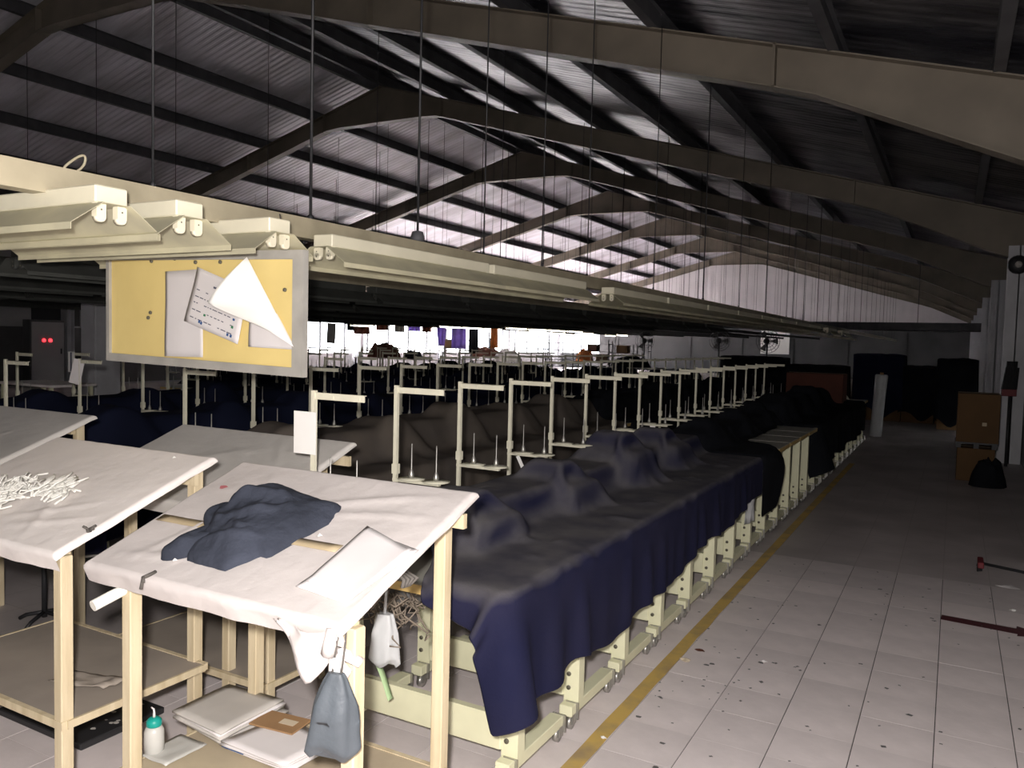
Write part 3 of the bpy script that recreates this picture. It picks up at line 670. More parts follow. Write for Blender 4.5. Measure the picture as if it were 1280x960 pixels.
def tie(par, x, tt, cl='string'):
    p = plane(x, tt, .004, 0, A_Z); b = MB().tube([(p[0], p[1] + .02, p[2] + .004), (p[0], p[1] - .022, p[2] - .002), (p[0] - .004, p[1] - .026, p[2] - .035)], .006, 6)
    b.tube([(p[0], p[1] - .022, p[2]), (p[0] + .012, p[1] - .03, p[2] - .012)], .005, 5); b.build('tie', MT[cl], par)
tie(tA, -.21, -.004)
b = MB()
for k in range(6):
    a = k * 1.05; b.tube([(.485 + .004 * k - .01, .115, .99), (.495 + .022 * math.cos(a), .11 + .018 * math.sin(a), 1.0 + .008 * math.sin(2 * a))], .0045, 5)
b.build('tie', MT['string'], tB)
b = MB()
for k in range(4): b.tube([(.497, .245 + .012 * k, 1.0), (.515 + .006 * k, .24 + .012 * k, .992), (.512, .236 + .01 * k, .972)], .006, 6)
b.build('tie', MT['string'], tA)
# strip of tape pressed on the near cloth, and faint pink stain
tp = MB().grid([[plane(-2.275 + .76 * u + 1.795, .252 + .012 * u + (v - .5) * .036, .0042 + .001 * nz(u * 9, v), 0, A_Z) for v in (0, 1)] for u in np.linspace(0, 1, 20)]).build('tape_strip', MT['tape'], clA); solid(tp, .0008)
st = MB().add([plane(-.415 + .016 * math.cos(a) * (1 + .3 * math.sin(3 * a)), .47 + .012 * math.sin(a), .004, 0, A_Z) for a in np.linspace(0, 6.0, 12)], [tuple(range(12))]).build('pink_patch', mat('pink_patch', (.50, .16, .17), .8), clA)

# ---------------------------------------------------------------- garment heap on the near table
GC = (-1.885, .285)                       # centre: world x, t along slope
def poly_r(pts, ang):
    best = None
    for (x0, y0), (x1, y1) in zip(pts, pts[1:] + pts[:1]):
        dx, dy = x1 - x0, y1 - y0; c, s = math.cos(ang), math.sin(ang); den = c * dy - s * dx
        if abs(den) < 1e-9: continue
        r = (x0 * dy - y0 * dx) / den; q = (x0 * s - y0 * c) / den
        if r > 0 and -1e-6 <= q <= 1 + 1e-6: best = r if best is None else min(best, r)
    return best or .1
outl = [(-.075, -.20), (.10, -.205), (.155, -.115), (.185, -.12), (.215, .00), (.245, .085), (.215, .185), (.10, .195), (-.09, .235), (-.16, .20), (-.19, .10), (-.165, .02), (-.13, -.08)]
def garment_mesh():
    na, nr = 96, 30; b = MB(); G = []
    folds = [(.02, .02, .55, .22, .022, .016), (-.12, -.02, -.75, .2, .02, .018), (.0, -.12, .3, .22, .016, .012), (-.05, .10, .2, .28, .024, .016), (-.12, -.13, .15, .25, .02, -.012), (.05, .12, -.5, .2, .018, .010), (-.1, .05, 1.2, .15, .016, .014), (.02, -.06, -.2, .18, .018, .01)]
    for i in range(na + 1):
        a = 2 * math.pi * i / na; R = poly_r(outl, a) * (1 + .02 * nz(math.cos(a) * 6, math.sin(a) * 6)); row = []
        for j in range(nr + 1):
            r = j / nr; x = R * r * math.cos(a); y = R * r * math.sin(a)
            prof = (1 - r ** 5) ** .6
            z = .036 * prof + .010 * (1 - r * r)
            z += .028 * prof * math.exp(-((x + .07) ** 2 + (y - .12) ** 2) / .012) + .012 * prof * math.exp(-((x - .05) ** 2 + (y + .08) ** 2) / .01)
            for (fx, fy, an, ln_, wd, ht) in folds:
                p = (x - fx) * math.cos(an) + (y - fy) * math.sin(an); q = -(x - fx) * math.sin(an) + (y - fy) * math.cos(an)
                z += ht * prof * math.exp(-(q / wd) ** 2) * math.exp(-(p / ln_) ** 2 * 4)
            z += prof * (.010 * nz(x * 14, y * 14, 3) + .004 * nz(x * 40, y * 40, 8))
            row.append(plane(GC[0] + x, GC[1] + y, max(z, 0) + .002, A_Y, A_Z))
        G.append(row)
    return b.grid(G)
gm = garment_mesh().build('garment', MT['garment']); tag(gm, 'crumpled dark slate garment heaped on the near white table', 'garment')
def lobe(cx, ct, ln_, wd, an, ht, seed):
    G = []
    for i in range(25):
        a = 2 * math.pi * i / 24; row = []
        for j in range(15):
            r = j / 14; p = ln_ * r * math.cos(a); q = wd * r * math.sin(a) * (1 + .2 * math.cos(a)); x = p * math.cos(an) - q * math.sin(an); y = p * math.sin(an) + q * math.cos(an)
            z = ht * (1 - r ** 4) ** .55 * (1 + .35 * nz(x * 18, y * 18, seed)) + .006 * math.sin(p * 90) * (1 - r)
            row.append(plane(cx + x, ct + y, z + .002, A_Y, A_Z))
        G.append(row)
    return MB().grid(G)
lobe(-1.985, .165, .115, .060, 1.0, .042, 2).build('sleeve', MT['garment'], gm)
lobe(-2.03, .30, .06, .06, .6, .045, 5).build('sleeve', MT['garment'], gm)

# ---------------------------------------------------------------- papers on the near table
def sheet(name, pts, m, h0, label=None, cat='paper', bend=.004, seed=1, par=None, n=14, pl=True, group=None, th=.0012):
    """quad (world x, t) or (x, y) corners bilinear; slightly wavy"""
    q = np.array(pts, float); G = []
    for u in np.linspace(0, 1, n):
        row = []
        for v in np.linspace(0, 1, n):
            p = q[0] * (1 - u) * (1 - v) + q[1] * u * (1 - v) + q[2] * u * v + q[3] * (1 - u) * v
            h = h0 + bend * (.6 + nz(u * 2.2, v * 2.2, seed)) + (.5 * bend * max(0, u - .8) * 10 if seed % 2 else 0)
            row.append(plane(p[0], p[1], h, A_Y, A_Z) if pl else (p[0], p[1], h))
        G.append(row)
    o = solid(MB().grid(G).build(name, MT[m], par), th)
    if label: tag(o, label, cat, group)
    return o
def tt(y): return (y - A_Y) / CT
sheet('paper_sheet', [(-1.515, tt(1.575)), (-1.325, tt(1.555)), (-1.275, tt(1.80)), (-1.475, tt(1.835))], 'paper', .003, 'lower white paper sheet at the right end of near table', seed=2)
sheet('paper_sheet', [(-1.50, tt(1.60)), (-1.315, tt(1.568)), (-1.292, tt(1.79)), (-1.505, tt(1.86))], 'paper', .006, 'upper white paper sheet curling over the near table edge', seed=3, bend=.003)

# ---------------------------------------------------------------- cord tangle on table B
rng = random.Random(4); b = MB(); bx = -2.9575
for k in range(120):
    far = k > 92
    cx = rng.gauss(-.16, .07) if not far else rng.uniform(-.04, .12); ct = (rng.gauss(.20, .05) if not far else .27 + .05 * rng.random() - .15 * max(0, cx - .07))
    a = rng.uniform(0, 6.28) if not far else rng.gauss(.15, .35); L = rng.uniform(.08, .2); pts = []
    for s in np.linspace(-.5, .5, 7):
        aa = a + s * 3.2 * math.sin(k * 1.7); pts.append(plane(cx + L * s * math.cos(aa), ct + L * s * math.sin(aa), .006 + .004 + (.025 * rng.random() if not far else .008 * rng.random()), 0, A_Z))
    b.tube(pts, .0042, 5)
o = b.build('cord_tangle', MT['cord'], None, (bx, A_Y, 0)); tag(o, 'loose tangle of white cords lying on the left sloped table', 'cord', kind='stuff')
# crumbs of paper on the tables
for nm, x, t, lab in (('paper_crumb', -1.985, .07, 'tiny white paper crumb below the garment near front edge'), ('paper_crumb', -1.62, .30, 'tiny white paper crumb beside the tape strip'), ('paper_crumb', -2.62, .60, 'tiny white paper crumb at the back edge of corded table')):
    p = plane(x, t, .006, A_Y, A_Z)
    tag(MB().add([(-.012, 0, 0), (0, -.008, .001), (.012, .001, .004), (.002, .009, .002), (0, 0, .009)], [(0, 1, 4), (1, 2, 4), (2, 3, 4), (3, 0, 4), (3, 2, 1, 0)]).build(nm, MT['paper_bright'], None, p), lab, 'paper')

# ================================================================== things on the near shelf
SZ = .28
def pad(name, pts, z0, th, m, label, cat='paper', layers=5, seed=0, m2=None):
    """stack of sheets: each layer its own slightly shifted slab"""
    t = thing(name, label, cat, (pts[0][0], pts[0][1], z0)); rng = random.Random(seed)
    for k in range(layers):
        dx, dy, ro = rng.uniform(-.012, .012), rng.uniform(-.012, .012), rng.uniform(-.05, .05)
        cx = sum(p[0] for p in pts) / 4; cy = sum(p[1] for p in pts) / 4
        q = [(cx + (x - cx) * math.cos(ro) - (y - cy) * math.sin(ro) + dx, cy + (x - cx) * math.sin(ro) + (y - cy) * math.cos(ro) + dy) for x, y in pts]
        G = []
        for u in np.linspace(0, 1, 8):
            row = []
            for v in np.linspace(0, 1, 8):
                x = q[0][0] * (1 - u) * (1 - v) + q[1][0] * u * (1 - v) + q[2][0] * u * v + q[3][0] * (1 - u) * v
                y = q[0][1] * (1 - u) * (1 - v) + q[1][1] * u * (1 - v) + q[2][1] * u * v + q[3][1] * (1 - u) * v
                row.append((x - pts[0][0], y - pts[0][1], th * (k + 1) / layers + .003 * nz(u * 2, v * 2, seed + k * .1)))
            G.append(row)
        solid(MB().grid(G).build('sheet', MT[(m2 or m) if k % 2 else m], t), th / layers * .8)
    return t
pad('paper_bundle', [(-2.33, 1.83), (-2.06, 1.80), (-2.06, 2.09), (-2.33, 2.085)], SZ, .045, 'paper_grey', 'thick greyish bundle of pattern papers on the near shelf, left', seed=2, m2='paper')
t = pad('paper_bundle', [(-2.05, 1.80), (-1.76, 1.79), (-1.74, 1.99), (-2.0, 2.02)], SZ, .03, 'paper', 'white sheet stack with blue edge on the near shelf', seed=5)
MB().box(.0, .10, -.004, -.0015, .012, .017).build('blue_edge', MT['ink_blue'], t)
t = thing('brown_folder', 'brown card with cream label on the paper stack beneath hanging bag', 'folder', (-1.97, 1.98, SZ + .036), .12)
MB().cbox(-.09, .09, -.055, .055, 0, .006, .001).build('card', MT['kraft'], t); MB().box(.0, .06, -.012, .022, .006, .0068).build('label', MT['label'], t)
# glue bottle with green cap and bent nozzle
t = thing('glue_bottle', 'small milky plastic bottle with teal cap on the near shelf', 'bottle', (-2.225, 1.675, SZ)); t.scale = (.85, .85, .85)
MB().lathe([(.030, 0), (.036, .005), (.037, .05), (.036, .085), (.030, .10), (.022, .106)], n=20).build('body', MT['clear'], t)
MB().lathe([(.026, .104), (.028, .108), (.028, .125), (.020, .134), (.009, .138)], n=18).build('cap', MT['teal'], t)
MB().tube([(0, 0, .136), (0, 0, .158), (-.003, 0, .170)], [.006, .004, .0035], 8).tube([(-.003, 0, .168), (-.016, .0, .172)], .003, 6).build('nozzle', MT['paper'], t)
# sheet of wax paper under the bottle
tag(solid(MB().grid([[(-2.24 + .13 * u, 1.63 + .16 * v, SZ + .003 + .004 * (1 + nz(u * 3, v * 3, 6))) for u in np.linspace(0, 1, 9)] for v in np.linspace(0, 1, 9)]).build('wax_paper', MT['clear']), .0008), 'crumpled translucent paper lying beside the teal-capped bottle', 'paper')
# dusty rag on shelf B
tag(solid(MB().grid([[(-2.78 + .24 * u, 1.66 + .10 * v + .05 * u, .388 + .010 * (1 + nz(u * 5, v * 3, 2)) + .012 * math.exp(-((u - .9) / .12) ** 2)) for u in np.linspace(0, 1, 16)] for v in np.linspace(0, 1, 10)]).build('dusty_rag', MT['ply_grey']), .002), 'crumpled dusty rag on the lower shelf of corded table', 'rag')
# dark mat on the floor below shelf B
m = MB().cbox(-3.50, -2.92, 1.87, 2.25, 0.001, .03, .004).build('floor_mat', MT['dark']); tag(m, 'black scuffed mat on the floor beneath the corded table', 'mat')
b = MB(); rg = random.Random(3)
for k in range(26):
    x, y, r = rg.uniform(-3.46, -2.96), rg.uniform(1.9, 2.22), rg.uniform(.006, .02); b.add([(x + r * math.cos(a) * rg.uniform(.5, 1), y + r * .6 * math.sin(a), .0312) for a in np.linspace(0, 5.4, 7)], [tuple(range(7))])
tag(b.build('scuff', MT['paper_grey'], m), kind='stuff')

# ================================================================== bag on the front leg, ribbon, things under the first machine
def bag_mesh(H, W1, W0, D, seed, top=.22):
    G = []
    for i in range(27):
        s = i / 26; z = H * (1 - s)
        w = (W1 * top + (W1 - W1 * top) * min(1, (s / .38)) ** .8) if s < .38 else W1 + (W0 - W1) * (s - .38) / .62
        if s > .93: w *= 1 - .25 * ((s - .93) / .07)
        d = D * (top + (1 - top) * min(1, s / .5)) * (1 - .5 * max(0, (s - .9) / .1)); row = []
        for k in range(41):
            a = 2 * math.pi * k / 40; f = 1 + .10 * math.sin(5 * a + 2 * s) * (1 - .5 * s) + .08 * nz(math.cos(a) * 2, math.sin(a) * 2, s * 3 + seed)
            row.append((w * f * math.cos(a), d * f * math.sin(a), z + .012 * math.sin(3 * a + seed) * (s > .6)))
        G.append(row)
    b = MB().grid(G); b.add(G[-1][:-1], [tuple(range(40))]); b.add(G[0][:-1], [tuple(reversed(range(40)))]); return b
t = thing('hanging_bag', 'grey-blue vinyl bag tied by string to the near table leg', 'bag', (-1.288, 1.465, .628))
t.rotation_euler = (0, .05, .45)
bag_mesh(.205, .052, .072, .030, 1, .35).build('body', MT['bag'], t)
MB().tube([(-.01, 0, .20), (-.012, .03, .27), (.0, .055, .31)], .0025, 5).tube([(.012, 0, .20), (.01, .03, .27), (.004, .055, .31)], .0025, 5).tube([(-.02, .02, .012), (-.01, .05, -.02)], .003, 5).build('string', MT['string'], t)
solid(MB().grid([[(-.012 + .02 * u, .003, .19 + .05 * v) for u in (0, .5, 1)] for v in np.linspace(0, 1, 5)]).build('tag', MT['poly'], t), .001)
tag(solid(MB().grid([[(-1.95 + .15 * u, 2.42 + .03 * v - .06 * u, .398 - .10 * u ** 1.6 + .015 * math.sin(4 * u)) for u in np.linspace(0, 1, 16)] for v in (0, .5, 1)]).build('green_ribbon', MT['green']), .0015), 'pale green ribbon strip trailing over the first machine beam', 'ribbon')
t = thing('plastic_bag', 'crumpled white plastic bag hanging under the first machine table', 'bag', (-1.80, 2.33, .44), .3)
bag_mesh(.19, .05, .062, .03, 4, .6).build('body', MT['poly'], t)
MB().tube([(0, 0, .18), (.005, .0, .29)], .006, 6).build('tie', MT['poly'], t)
rng = random.Random(9); b = MB()
for k in range(46):
    x, y, z = rng.uniform(-2.0, -1.72), rng.uniform(2.36, 2.5), rng.uniform(.60, .70); pts = []
    for s in range(6): pts.append((x, y, z)); x += rng.uniform(-.045, .045); y += rng.uniform(-.03, .03); z = min(.715, max(.52, z + rng.uniform(-.05, .04)))
    b.tube(pts, .0035, 5)
tag(b.build('wire_tangle', MT['wire']), 'tangled brown wiring hanging beneath the first machine table', 'wiring', kind='stuff')
# motor boxes hanging under the first two sewing tables
for y, lab in ((2.62, 'dark motor housing under the first sewing table'), (3.17, 'dark motor housing under the second sewing table')):
    t = thing('motor', lab, 'motor', (-1.95, y, .62), 0, 'motors under machine tables')
    MB().lathe([(.03, -.10), (.062, -.09), (.065, 0), (.062, .09), (.03, .10)], n=16, axis='x').build('housing', MT['caster'], t); MB().box(-.02, .02, -.02, .02, .05, .10).build('bracket', MT['caster'], t)
# dark cloth with pale hem hanging under the far-left table
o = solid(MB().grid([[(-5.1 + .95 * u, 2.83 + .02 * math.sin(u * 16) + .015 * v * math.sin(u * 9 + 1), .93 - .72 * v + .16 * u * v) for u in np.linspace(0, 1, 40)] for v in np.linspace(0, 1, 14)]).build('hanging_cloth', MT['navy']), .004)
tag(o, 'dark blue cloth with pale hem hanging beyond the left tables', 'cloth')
MB().tube([(-5.1 + .95 * u, 2.826 + .02 * math.sin(u * 16) + .015 * math.sin(u * 9 + 1), .21 + .16 * u) for u in np.linspace(0, 1, 24)], .008, 6).build('hem', MT['paper_grey'], o)
t = thing('stool', 'black metal stool base standing below the dark blue cloth', 'stool', (-4.42, 2.62, 0))
MB().tube([(0, 0, .03), (0, 0, .45)], .014, 8).build('post', MT['dark'], t)
for k in range(4):
    a = k * math.pi / 2 + .4; MB().tube([(0, 0, .06), (.11 * math.cos(a), .11 * math.sin(a), .035), (.15 * math.cos(a), .15 * math.sin(a), .012)], .011, 6).build('leg', MT['dark'], t)
MB().lathe([(.12, .45), (.15, .455), (.15, .475), (.13, .485)], n=18).build('seat', MT['dark'], t)

# ================================================================== notice board
BX0, BX1, BZ0, BZ1, BY = -3.487, -2.271, 1.497, 2.0, 2.38
nb = thing('notice_board', 'yellow notice board in grey frame with loose papers', 'notice board', (-2.879, BY, 1.748)); nb.rotation_euler = (0, .0, 0)
hw_, hh_ = (BX1 - BX0) / 2, (BZ1 - BZ0) / 2
def sk(x, z): return z - (.0135 * (x / hw_))          # the board hangs a little lower at its right end
b = MB(); b.add([(x, y, sk(x, z)) for y in (.0, .012) for x, z in ((-hw_, -hh_), (hw_, -hh_), (hw_, hh_), (-hw_, hh_))], [(0, 1, 2, 3), (7, 6, 5, 4), (0, 4, 5, 1), (1, 5, 6, 2), (2, 6, 7, 3), (3, 7, 4, 0)])
b.build('panel', MT['board'], nb)
for (xa, xb, za, zb_) in ((-hw_, hw_ + .014, -hh_, -hh_ + .036), (-hw_, hw_ + .014, hh_ - .036, hh_), (-hw_, -hw_ + .022, -hh_ + .036, hh_ - .036), (hw_ - .042, hw_ + .014, -hh_ + .036, hh_ - .036)):
    b = MB(); b.add([(x, y, sk(x, z)) for y in (-.014, .016) for x, z in ((xa, za), (xb, za), (xb, zb_), (xa, zb_))], [(0, 1, 2, 3), (7, 6, 5, 4), (0, 4, 5, 1), (1, 5, 6, 2), (2, 6, 7, 3), (3, 7, 4, 0)]); b.build('frame', MT['frame'], nb)
def bp(x, z, y=-.002): return (x + 2.879, y, z - 1.748)
b = MB()
for x, z in ((-3.173, 1.965), (-3.018, 1.972), (-2.731, 1.950), (-3.195, 1.712), (-2.36, 1.83), (-2.884, 1.953), (-3.18, 1.735), (-3.0, 1.512), (-2.66, 1.508), (-3.4, 1.52), (-2.30, 1.50)): b.lathe([(.002, -.012), (.008, -.011), (.008, -.004), (.003, 0)], bp(x, z, -.0), 8, 'y')
b.build('pin', MT['bolt'], nb)
def pin_sheet(name, pts, m, label, y0=BY - .006, bulge=.004, n=12):
    q = np.array(pts, float); G = []
    for u in np.linspace(0, 1, n):
        row = []
        for v in np.linspace(0, 1, n):
            p = q[0] * (1 - u) * (1 - v) + q[1] * u * (1 - v) + q[2] * u * v + q[3] * (1 - u) * v
            row.append((p[0], y0 - bulge * v * v - .003 * nz(u * 2, v * 2, p[0]), p[1]))
        G.append(row)
    o = solid(MB().grid(G).build(name, MT[m]), .0008); return tag(o, label, 'paper', 'papers pinned to the notice board')
pin_sheet('paper_strip', [(-3.081, 1.917), (-2.845, 1.923), (-2.833, 1.545), (-3.08, 1.542)], 'paper', 'tall blank whitish paper pinned left of the printed sheet')
q = [(-2.862, 1.932), (-2.56, 1.835), (-2.603, 1.606), (-2.931, 1.70)]
pr = pin_sheet('printed_sheet', q, 'paper', 'tilted white sheet printed with rows and blue dots on the notice board', BY - .016, .012)
def onq(u, v, y):
    p = [q[0][i] * (1 - u) * (1 - v) + q[1][i] * u * (1 - v) + q[2][i] * u * v + q[3][i] * (1 - u) * v for i in (0, 1)]; return (p[0], BY - .0185 - .012 * v * v - y, p[1])
b, bb, bg_ = MB(), MB(), MB()
def dash(mb, u0, u1, v, h): mb.add([onq(u0, v, .003), onq(u1, v, .003), onq(u1, v + h, .003), onq(u0, v + h, .003)], [(0, 1, 2, 3)])
dash(b, .40, .78, .20, .035); rg = random.Random(5)
for v in (.36, .48, .59, .72, .86):
    u = .10
    while u < .88:
        w = rg.uniform(.02, .09); dash(b, u, u + w, v, .016)
        u += w + rg.choice([.02, .03, .12])
for u, v in ((.27, .87), (.31, .88), (.80, .88), (.86, .88)): dash(bb, u, u + .035, v, .05)
for u, v in ((.33, .73), (.86, .46), (.85, .59), (.85, .73)): dash(bg_ if v == .73 else bb, u, u + .04, v, .04)
b.build('print', MT['ink'], pr); bb.build('blue_print', MT['ink_blue'], pr); bg_.build('green_print', MT['ink_green'], pr)
# sheet whose lower half curls out toward the viewer
pin_sheet('paper_sheet', [(-2.555, 1.745), (-2.40, 1.735), (-2.293, 1.592), (-2.557, 1.597)], 'paper', 'lower half of a white sheet under the curling paper', BY - .008, .004)
n = 14; G = []
for i in range(n):
    u = i / (n - 1); row = []
    for j in range(n):
        v = j / (n - 1)
        a = np.array((-2.557, 1.965)) * (1 - v) + np.array((-2.295, 1.603)) * v
        c_ = np.array((-2.557, 1.965)) * (1 - v) + np.array((-2.60, 1.72)) * v * .35 + np.array((-2.678, 1.770)) * v * .65
        if v > .55: c_ = np.array((-2.678, 1.770)) * (1 - (v - .55) / .45) + np.array((-2.40, 1.675)) * ((v - .55) / .45)
        else: c_ = np.array((-2.557, 1.965)) * (1 - v / .55) + np.array((-2.678, 1.770)) * (v / .55)
        p = a * (1 - u) + c_ * u
        row.append((p[0], BY - .022 - .07 * math.sin(math.pi * min(1, v)) * u - .05 * u * v, p[1]))
    G.append(row)
tag(solid(MB().grid(G).build('curled_sheet', MT['paper_bright']), .0008), 'bright white sheet curling forward off the notice board', 'paper', 'papers pinned to the notice board')
# wires holding the board
MB().tube([(-.5, .02, hh_ - .02), (-.5, .03, hh_ + .14)], .003, 5).tube([(.5, .02, hh_ - .02), (.45, .03, hh_ + .14)], .003, 5).build('hanging_wire', MT['string'], nb)

# ================================================================== aisle and far things
b = MB(); rg = random.Random(21)
for k in range(150):
    x, y = rg.uniform(-1.2, .7), rg.uniform(2.5, 6.5) ; r = rg.uniform(.003, .010) * (1.4 if rg.random() < .2 else 1); a0 = rg.random() * 6
    if rg.random() < .35: x, y = rg.gauss(-.95, .18), rg.gauss(3.9, .5)
    b.add([(x + r * math.cos(a + a0) * rg.uniform(.6, 1.6), y + r * math.sin(a + a0), .002 + .002 * (i % 2)) for i, a in enumerate(np.linspace(0, 5.2, 6))] + [(x, y, .005)], [(i, (i + 1) % 6, 6) for i in range(6)])
tag(b.build('floor_litter', MT['caster']), 'small dark lint specks scattered over the aisle tiles', 'litter', kind='stuff')
def scrap(x, y, r, m, label, seed):
    rg = random.Random(seed); n = 9
    b = MB().add([(r * math.cos(a) * rg.uniform(.6, 1.2), r * .7 * math.sin(a) * rg.uniform(.6, 1.2), .003 + rg.uniform(0, .008)) for a in np.linspace(0, 5.6, n)] + [(0, 0, .014)], [(i, (i + 1) % n, n) for i in range(n)])
    tag(solid(b.build('fabric_scrap', MT[m], None, (x, y, 0)), .002), label, 'scrap', 'fabric scraps on the aisle floor')
scrap(-1.155, 4.05, .035, 'label', 'beige fabric scrap on the floor beside the yellow line', 1)
scrap(-1.13, 4.22, .024, 'rust', 'reddish fabric scrap on the floor just past beige scrap', 2)
scrap(-1.205, 3.05, .016, 'paper_bright', 'white paper scrap on the yellow line nearest the casters', 3)
scrap(.41, 6.57, .075, 'paper', 'white crumpled sheet on the floor beyond red arrow', 4)
scrap(.40, 5.98, .02, 'paper_bright', 'small white crumb on the floor beside arrow tip', 5)
scrap(-.80, 4.25, .018, 'paper', 'pale scrap on bare tiles right of the beige scrap', 6)
# broom lying on the floor
t = thing('broom', 'broom with dark red head lying on the aisle floor', 'broom', (.245, 7.0, 0))
MB().cbox(-.02, .02, -.10, .10, .03, .075, .004).build('head', MT['red'], t)
b = MB()
for k in range(16): b.bar((-.012 + .008 * (k % 3), -.09 + .012 * k, .035), (-.02 + .013 * (k % 3), -.095 + .0125 * k, .004), .010, .008)
b.build('bristles', MT['dark'], t); MB().tube([(.0, 0, .05), (.50, -.12, .03), (.52, -.125, .03)], .011, 8).build('handle', MT['dark'], t)
# broom standing head-up by the column
t = thing('broom', 'upturned broom with red block leaning at the right column', 'broom', (.72, 13.62, 0)); t.rotation_euler = (0, .0, .1)
MB().tube([(0, 0, 0), (.02, .12, 1.02)], .022, 8).build('handle', MT['dark'], t); MB().cbox(-.09, .10, .09, .15, 1.02, 1.12, .004).build('head', MT['red'], t)
b = MB()
for k in range(14): b.bar((-.08 + .013 * k, .12, 1.12), (-.05 + .012 * k, .13, 1.35 + .09 * ((k * 7) % 3)), .02, .03)
b.build('bristles', MT['dark'], t)
def carton(name, x0, x1, y0, y1, z0, z1, m, label, tape=True):
    t = thing(name, label, 'carton', ((x0 + x1) / 2, (y0 + y1) / 2, z0)); w, d, h = (x1 - x0) / 2, (y1 - y0) / 2, z1 - z0
    MB().cbox(-w, w, -d, d, 0, h, .006).build('body', MT[m], t)
    b = MB(); b.add([(-w + .004, -d + .004, h + .001), (w - .004, -d + .004, h + .001), (w - .004, -.003, h + .004), (-w + .004, -.003, h + .004), (-w + .004, .003, h + .004), (w - .004, .003, h + .004), (w - .004, d - .004, h + .001), (-w + .004, d - .004, h + .001)], [(0, 1, 2, 3), (4, 5, 6, 7)])
    solid(b.build('flap', MT[m], t), .003)
    if tape: MB().box(-w - .001, w + .001, -.03, .03, h + .0045, h + .0055).box(w * .2, w * .2 + .05, -d - .0015, -d, h * .35, h * .42).build('tape', MT['tape'], t)
    return t
carton('carton', .08, .50, 11.75, 12.25, .0, .42, 'carton', 'lower brown carton on the floor by the right column')
t = thing('pallet', 'dark wooden pallet between the two stacked brown cartons', 'pallet', (.29, 12.0, .425))
for k in range(5): MB().box(-.24, .24, -.27 + .115 * k, -.19 + .115 * k, .055, .075).build('slat', MT['dark'], t)
for x in (-.2, .0, .2): MB().box(x - .03, x + .03, -.27, .27, .0, .055).build('bearer', MT['dark'], t)
carton('carton', .06, .53, 11.72, 12.28, .50, 1.12, 'carton', 'upper brown carton raised on the dark pallet')
# carton on the far end of the nearest row, fabric roll, pale heap
carton('carton', -2.35, -1.50, 13.35, 13.9, .765, 1.25, 'carton_red', 'large russet carton on the far end of nearest machine row')
t = thing('fabric_roll', 'pale upright fabric roll wrapped in plastic at the far aisle', 'fabric roll', (-1.26, 16.7, 0)); t.rotation_euler = (.0, .05, 0)
MB().lathe([(.10, 0), (.11, .01), (.105, .5), (.11, 1.0), (.115, 1.16), (.10, 1.18)], n=18).build('body', MT['poly'], t); MB().lathe([(.03, 1.18), (.035, 1.2), (.03, 1.22)], n=12).build('core', MT['kraft'], t)
def heap(name, x, y, z, rx, ry, h, m, label, seed):
    G = []
    for i in range(29):
        a = 2 * math.pi * i / 28; row = []
        for j in range(12):
            r = j / 11; f = 1 + .2 * nz(math.cos(a) * 2, math.sin(a) * 2, seed); row.append((rx * r * f * math.cos(a), ry * r * f * math.sin(a), h * (1 - r ** 3) ** .7 * (1 + .45 * nz(r * 4 * math.cos(a), r * 4 * math.sin(a), seed)) + .002))
        G.append(row)
    return tag(MB().grid(G).build(name, MT[m], None, (x, y, z)), label, 'cloth', 'cloth heaps at the far end')
heap('cloth_heap', -1.75, 14.55, .78, .22, .18, .14, 'paper_grey', 'pale cloth heap beyond the russet carton', 3)
heap('black_sack', .42, 11.42, 0, .20, .17, .30, 'black_cloth', 'black sack slumped on the floor before the brown cartons', 11)
COL.objects['black_sack']['category'] = 'sack'; del COL.objects['black_sack']['group']
# right-hand far tables with drums, dark
def work_table(x0, x1, y, d, h, label, m='top', legm='machine'):
    t = thing('work_table', label, 'table', ((x0 + x1) / 2, y, 0), 0, 'plain work tables at the far side'); w = (x1 - x0) / 2
    MB().cbox(-w, w, -d / 2, d / 2, h - .03, h, .003).build('tabletop', MT[m], t)
    lm = None
    for sx in (-1, 1):
        for sy in (-1, 1):
            if lm is None: lm = MB().box(-.02, .02, -.02, .02, 0, h - .03).mesh('leg', MT[legm])
            link('leg', lm, t, (sx * (w - .05), sy * (d / 2 - .05), 0))
    MB().bar((-w + .05, 0, .2), (w - .05, 0, .2), .03, .03).build('stretcher', MT[legm], t)
    return t
work_table(-10.5, -9.4, 5.95, .6, .98, 'pale long table standing before the grey cupboard at left', 'sheetb')
work_table(-17.0, -14.2, 20.6, .9, 1.0, 'long white table in front of the bright window band', 'paper', 'purlin')
work_table(-14.6, -12.5, 23.9, .9, .95, 'far white work table beneath the purple cloths', 'paper', 'purlin')
work_table(-18.5, -15.5, 28.5, .9, .95, 'second far white work table toward the window', 'paper', 'purlin')
work_table(-12.6, -11.0, 27.0, .9, .95, 'far work table carrying the orange cloth', 'paper', 'purlin')
work_table(-9.4, -7.2, 22.5, .8, .95, 'grey far work table below the back wall panels', 'top', 'purlin')
heap('cloth_heap', -16.1, 20.6, 1.002, .62, .33, .42, 'rust', 'rust-brown cloth heap on the long white table', 5)
heap('cloth_heap', -14.9, 20.5, 1.002, .35, .28, .22, 'black_cloth', 'black cloth heap at the end of long white table', 6)
heap('cloth_heap', -13.4, 23.9, .952, .5, .3, .35, 'paper', 'white cloth heap beneath the purple cloths', 7)
heap('cloth_heap', -11.9, 27.0, .952, .35, .3, .40, 'orange', 'orange cloth heap on the far work table', 8)
heap('cloth_heap', -17.0, 28.5, .952, .8, .3, .35, 'rust', 'brown cloth heap on the second far white table', 9)
heap('cloth_heap', -8.4, 22.5, .952, .6, .3, .3, 'black_cloth', 'dark cloth heap on the grey far table', 10)
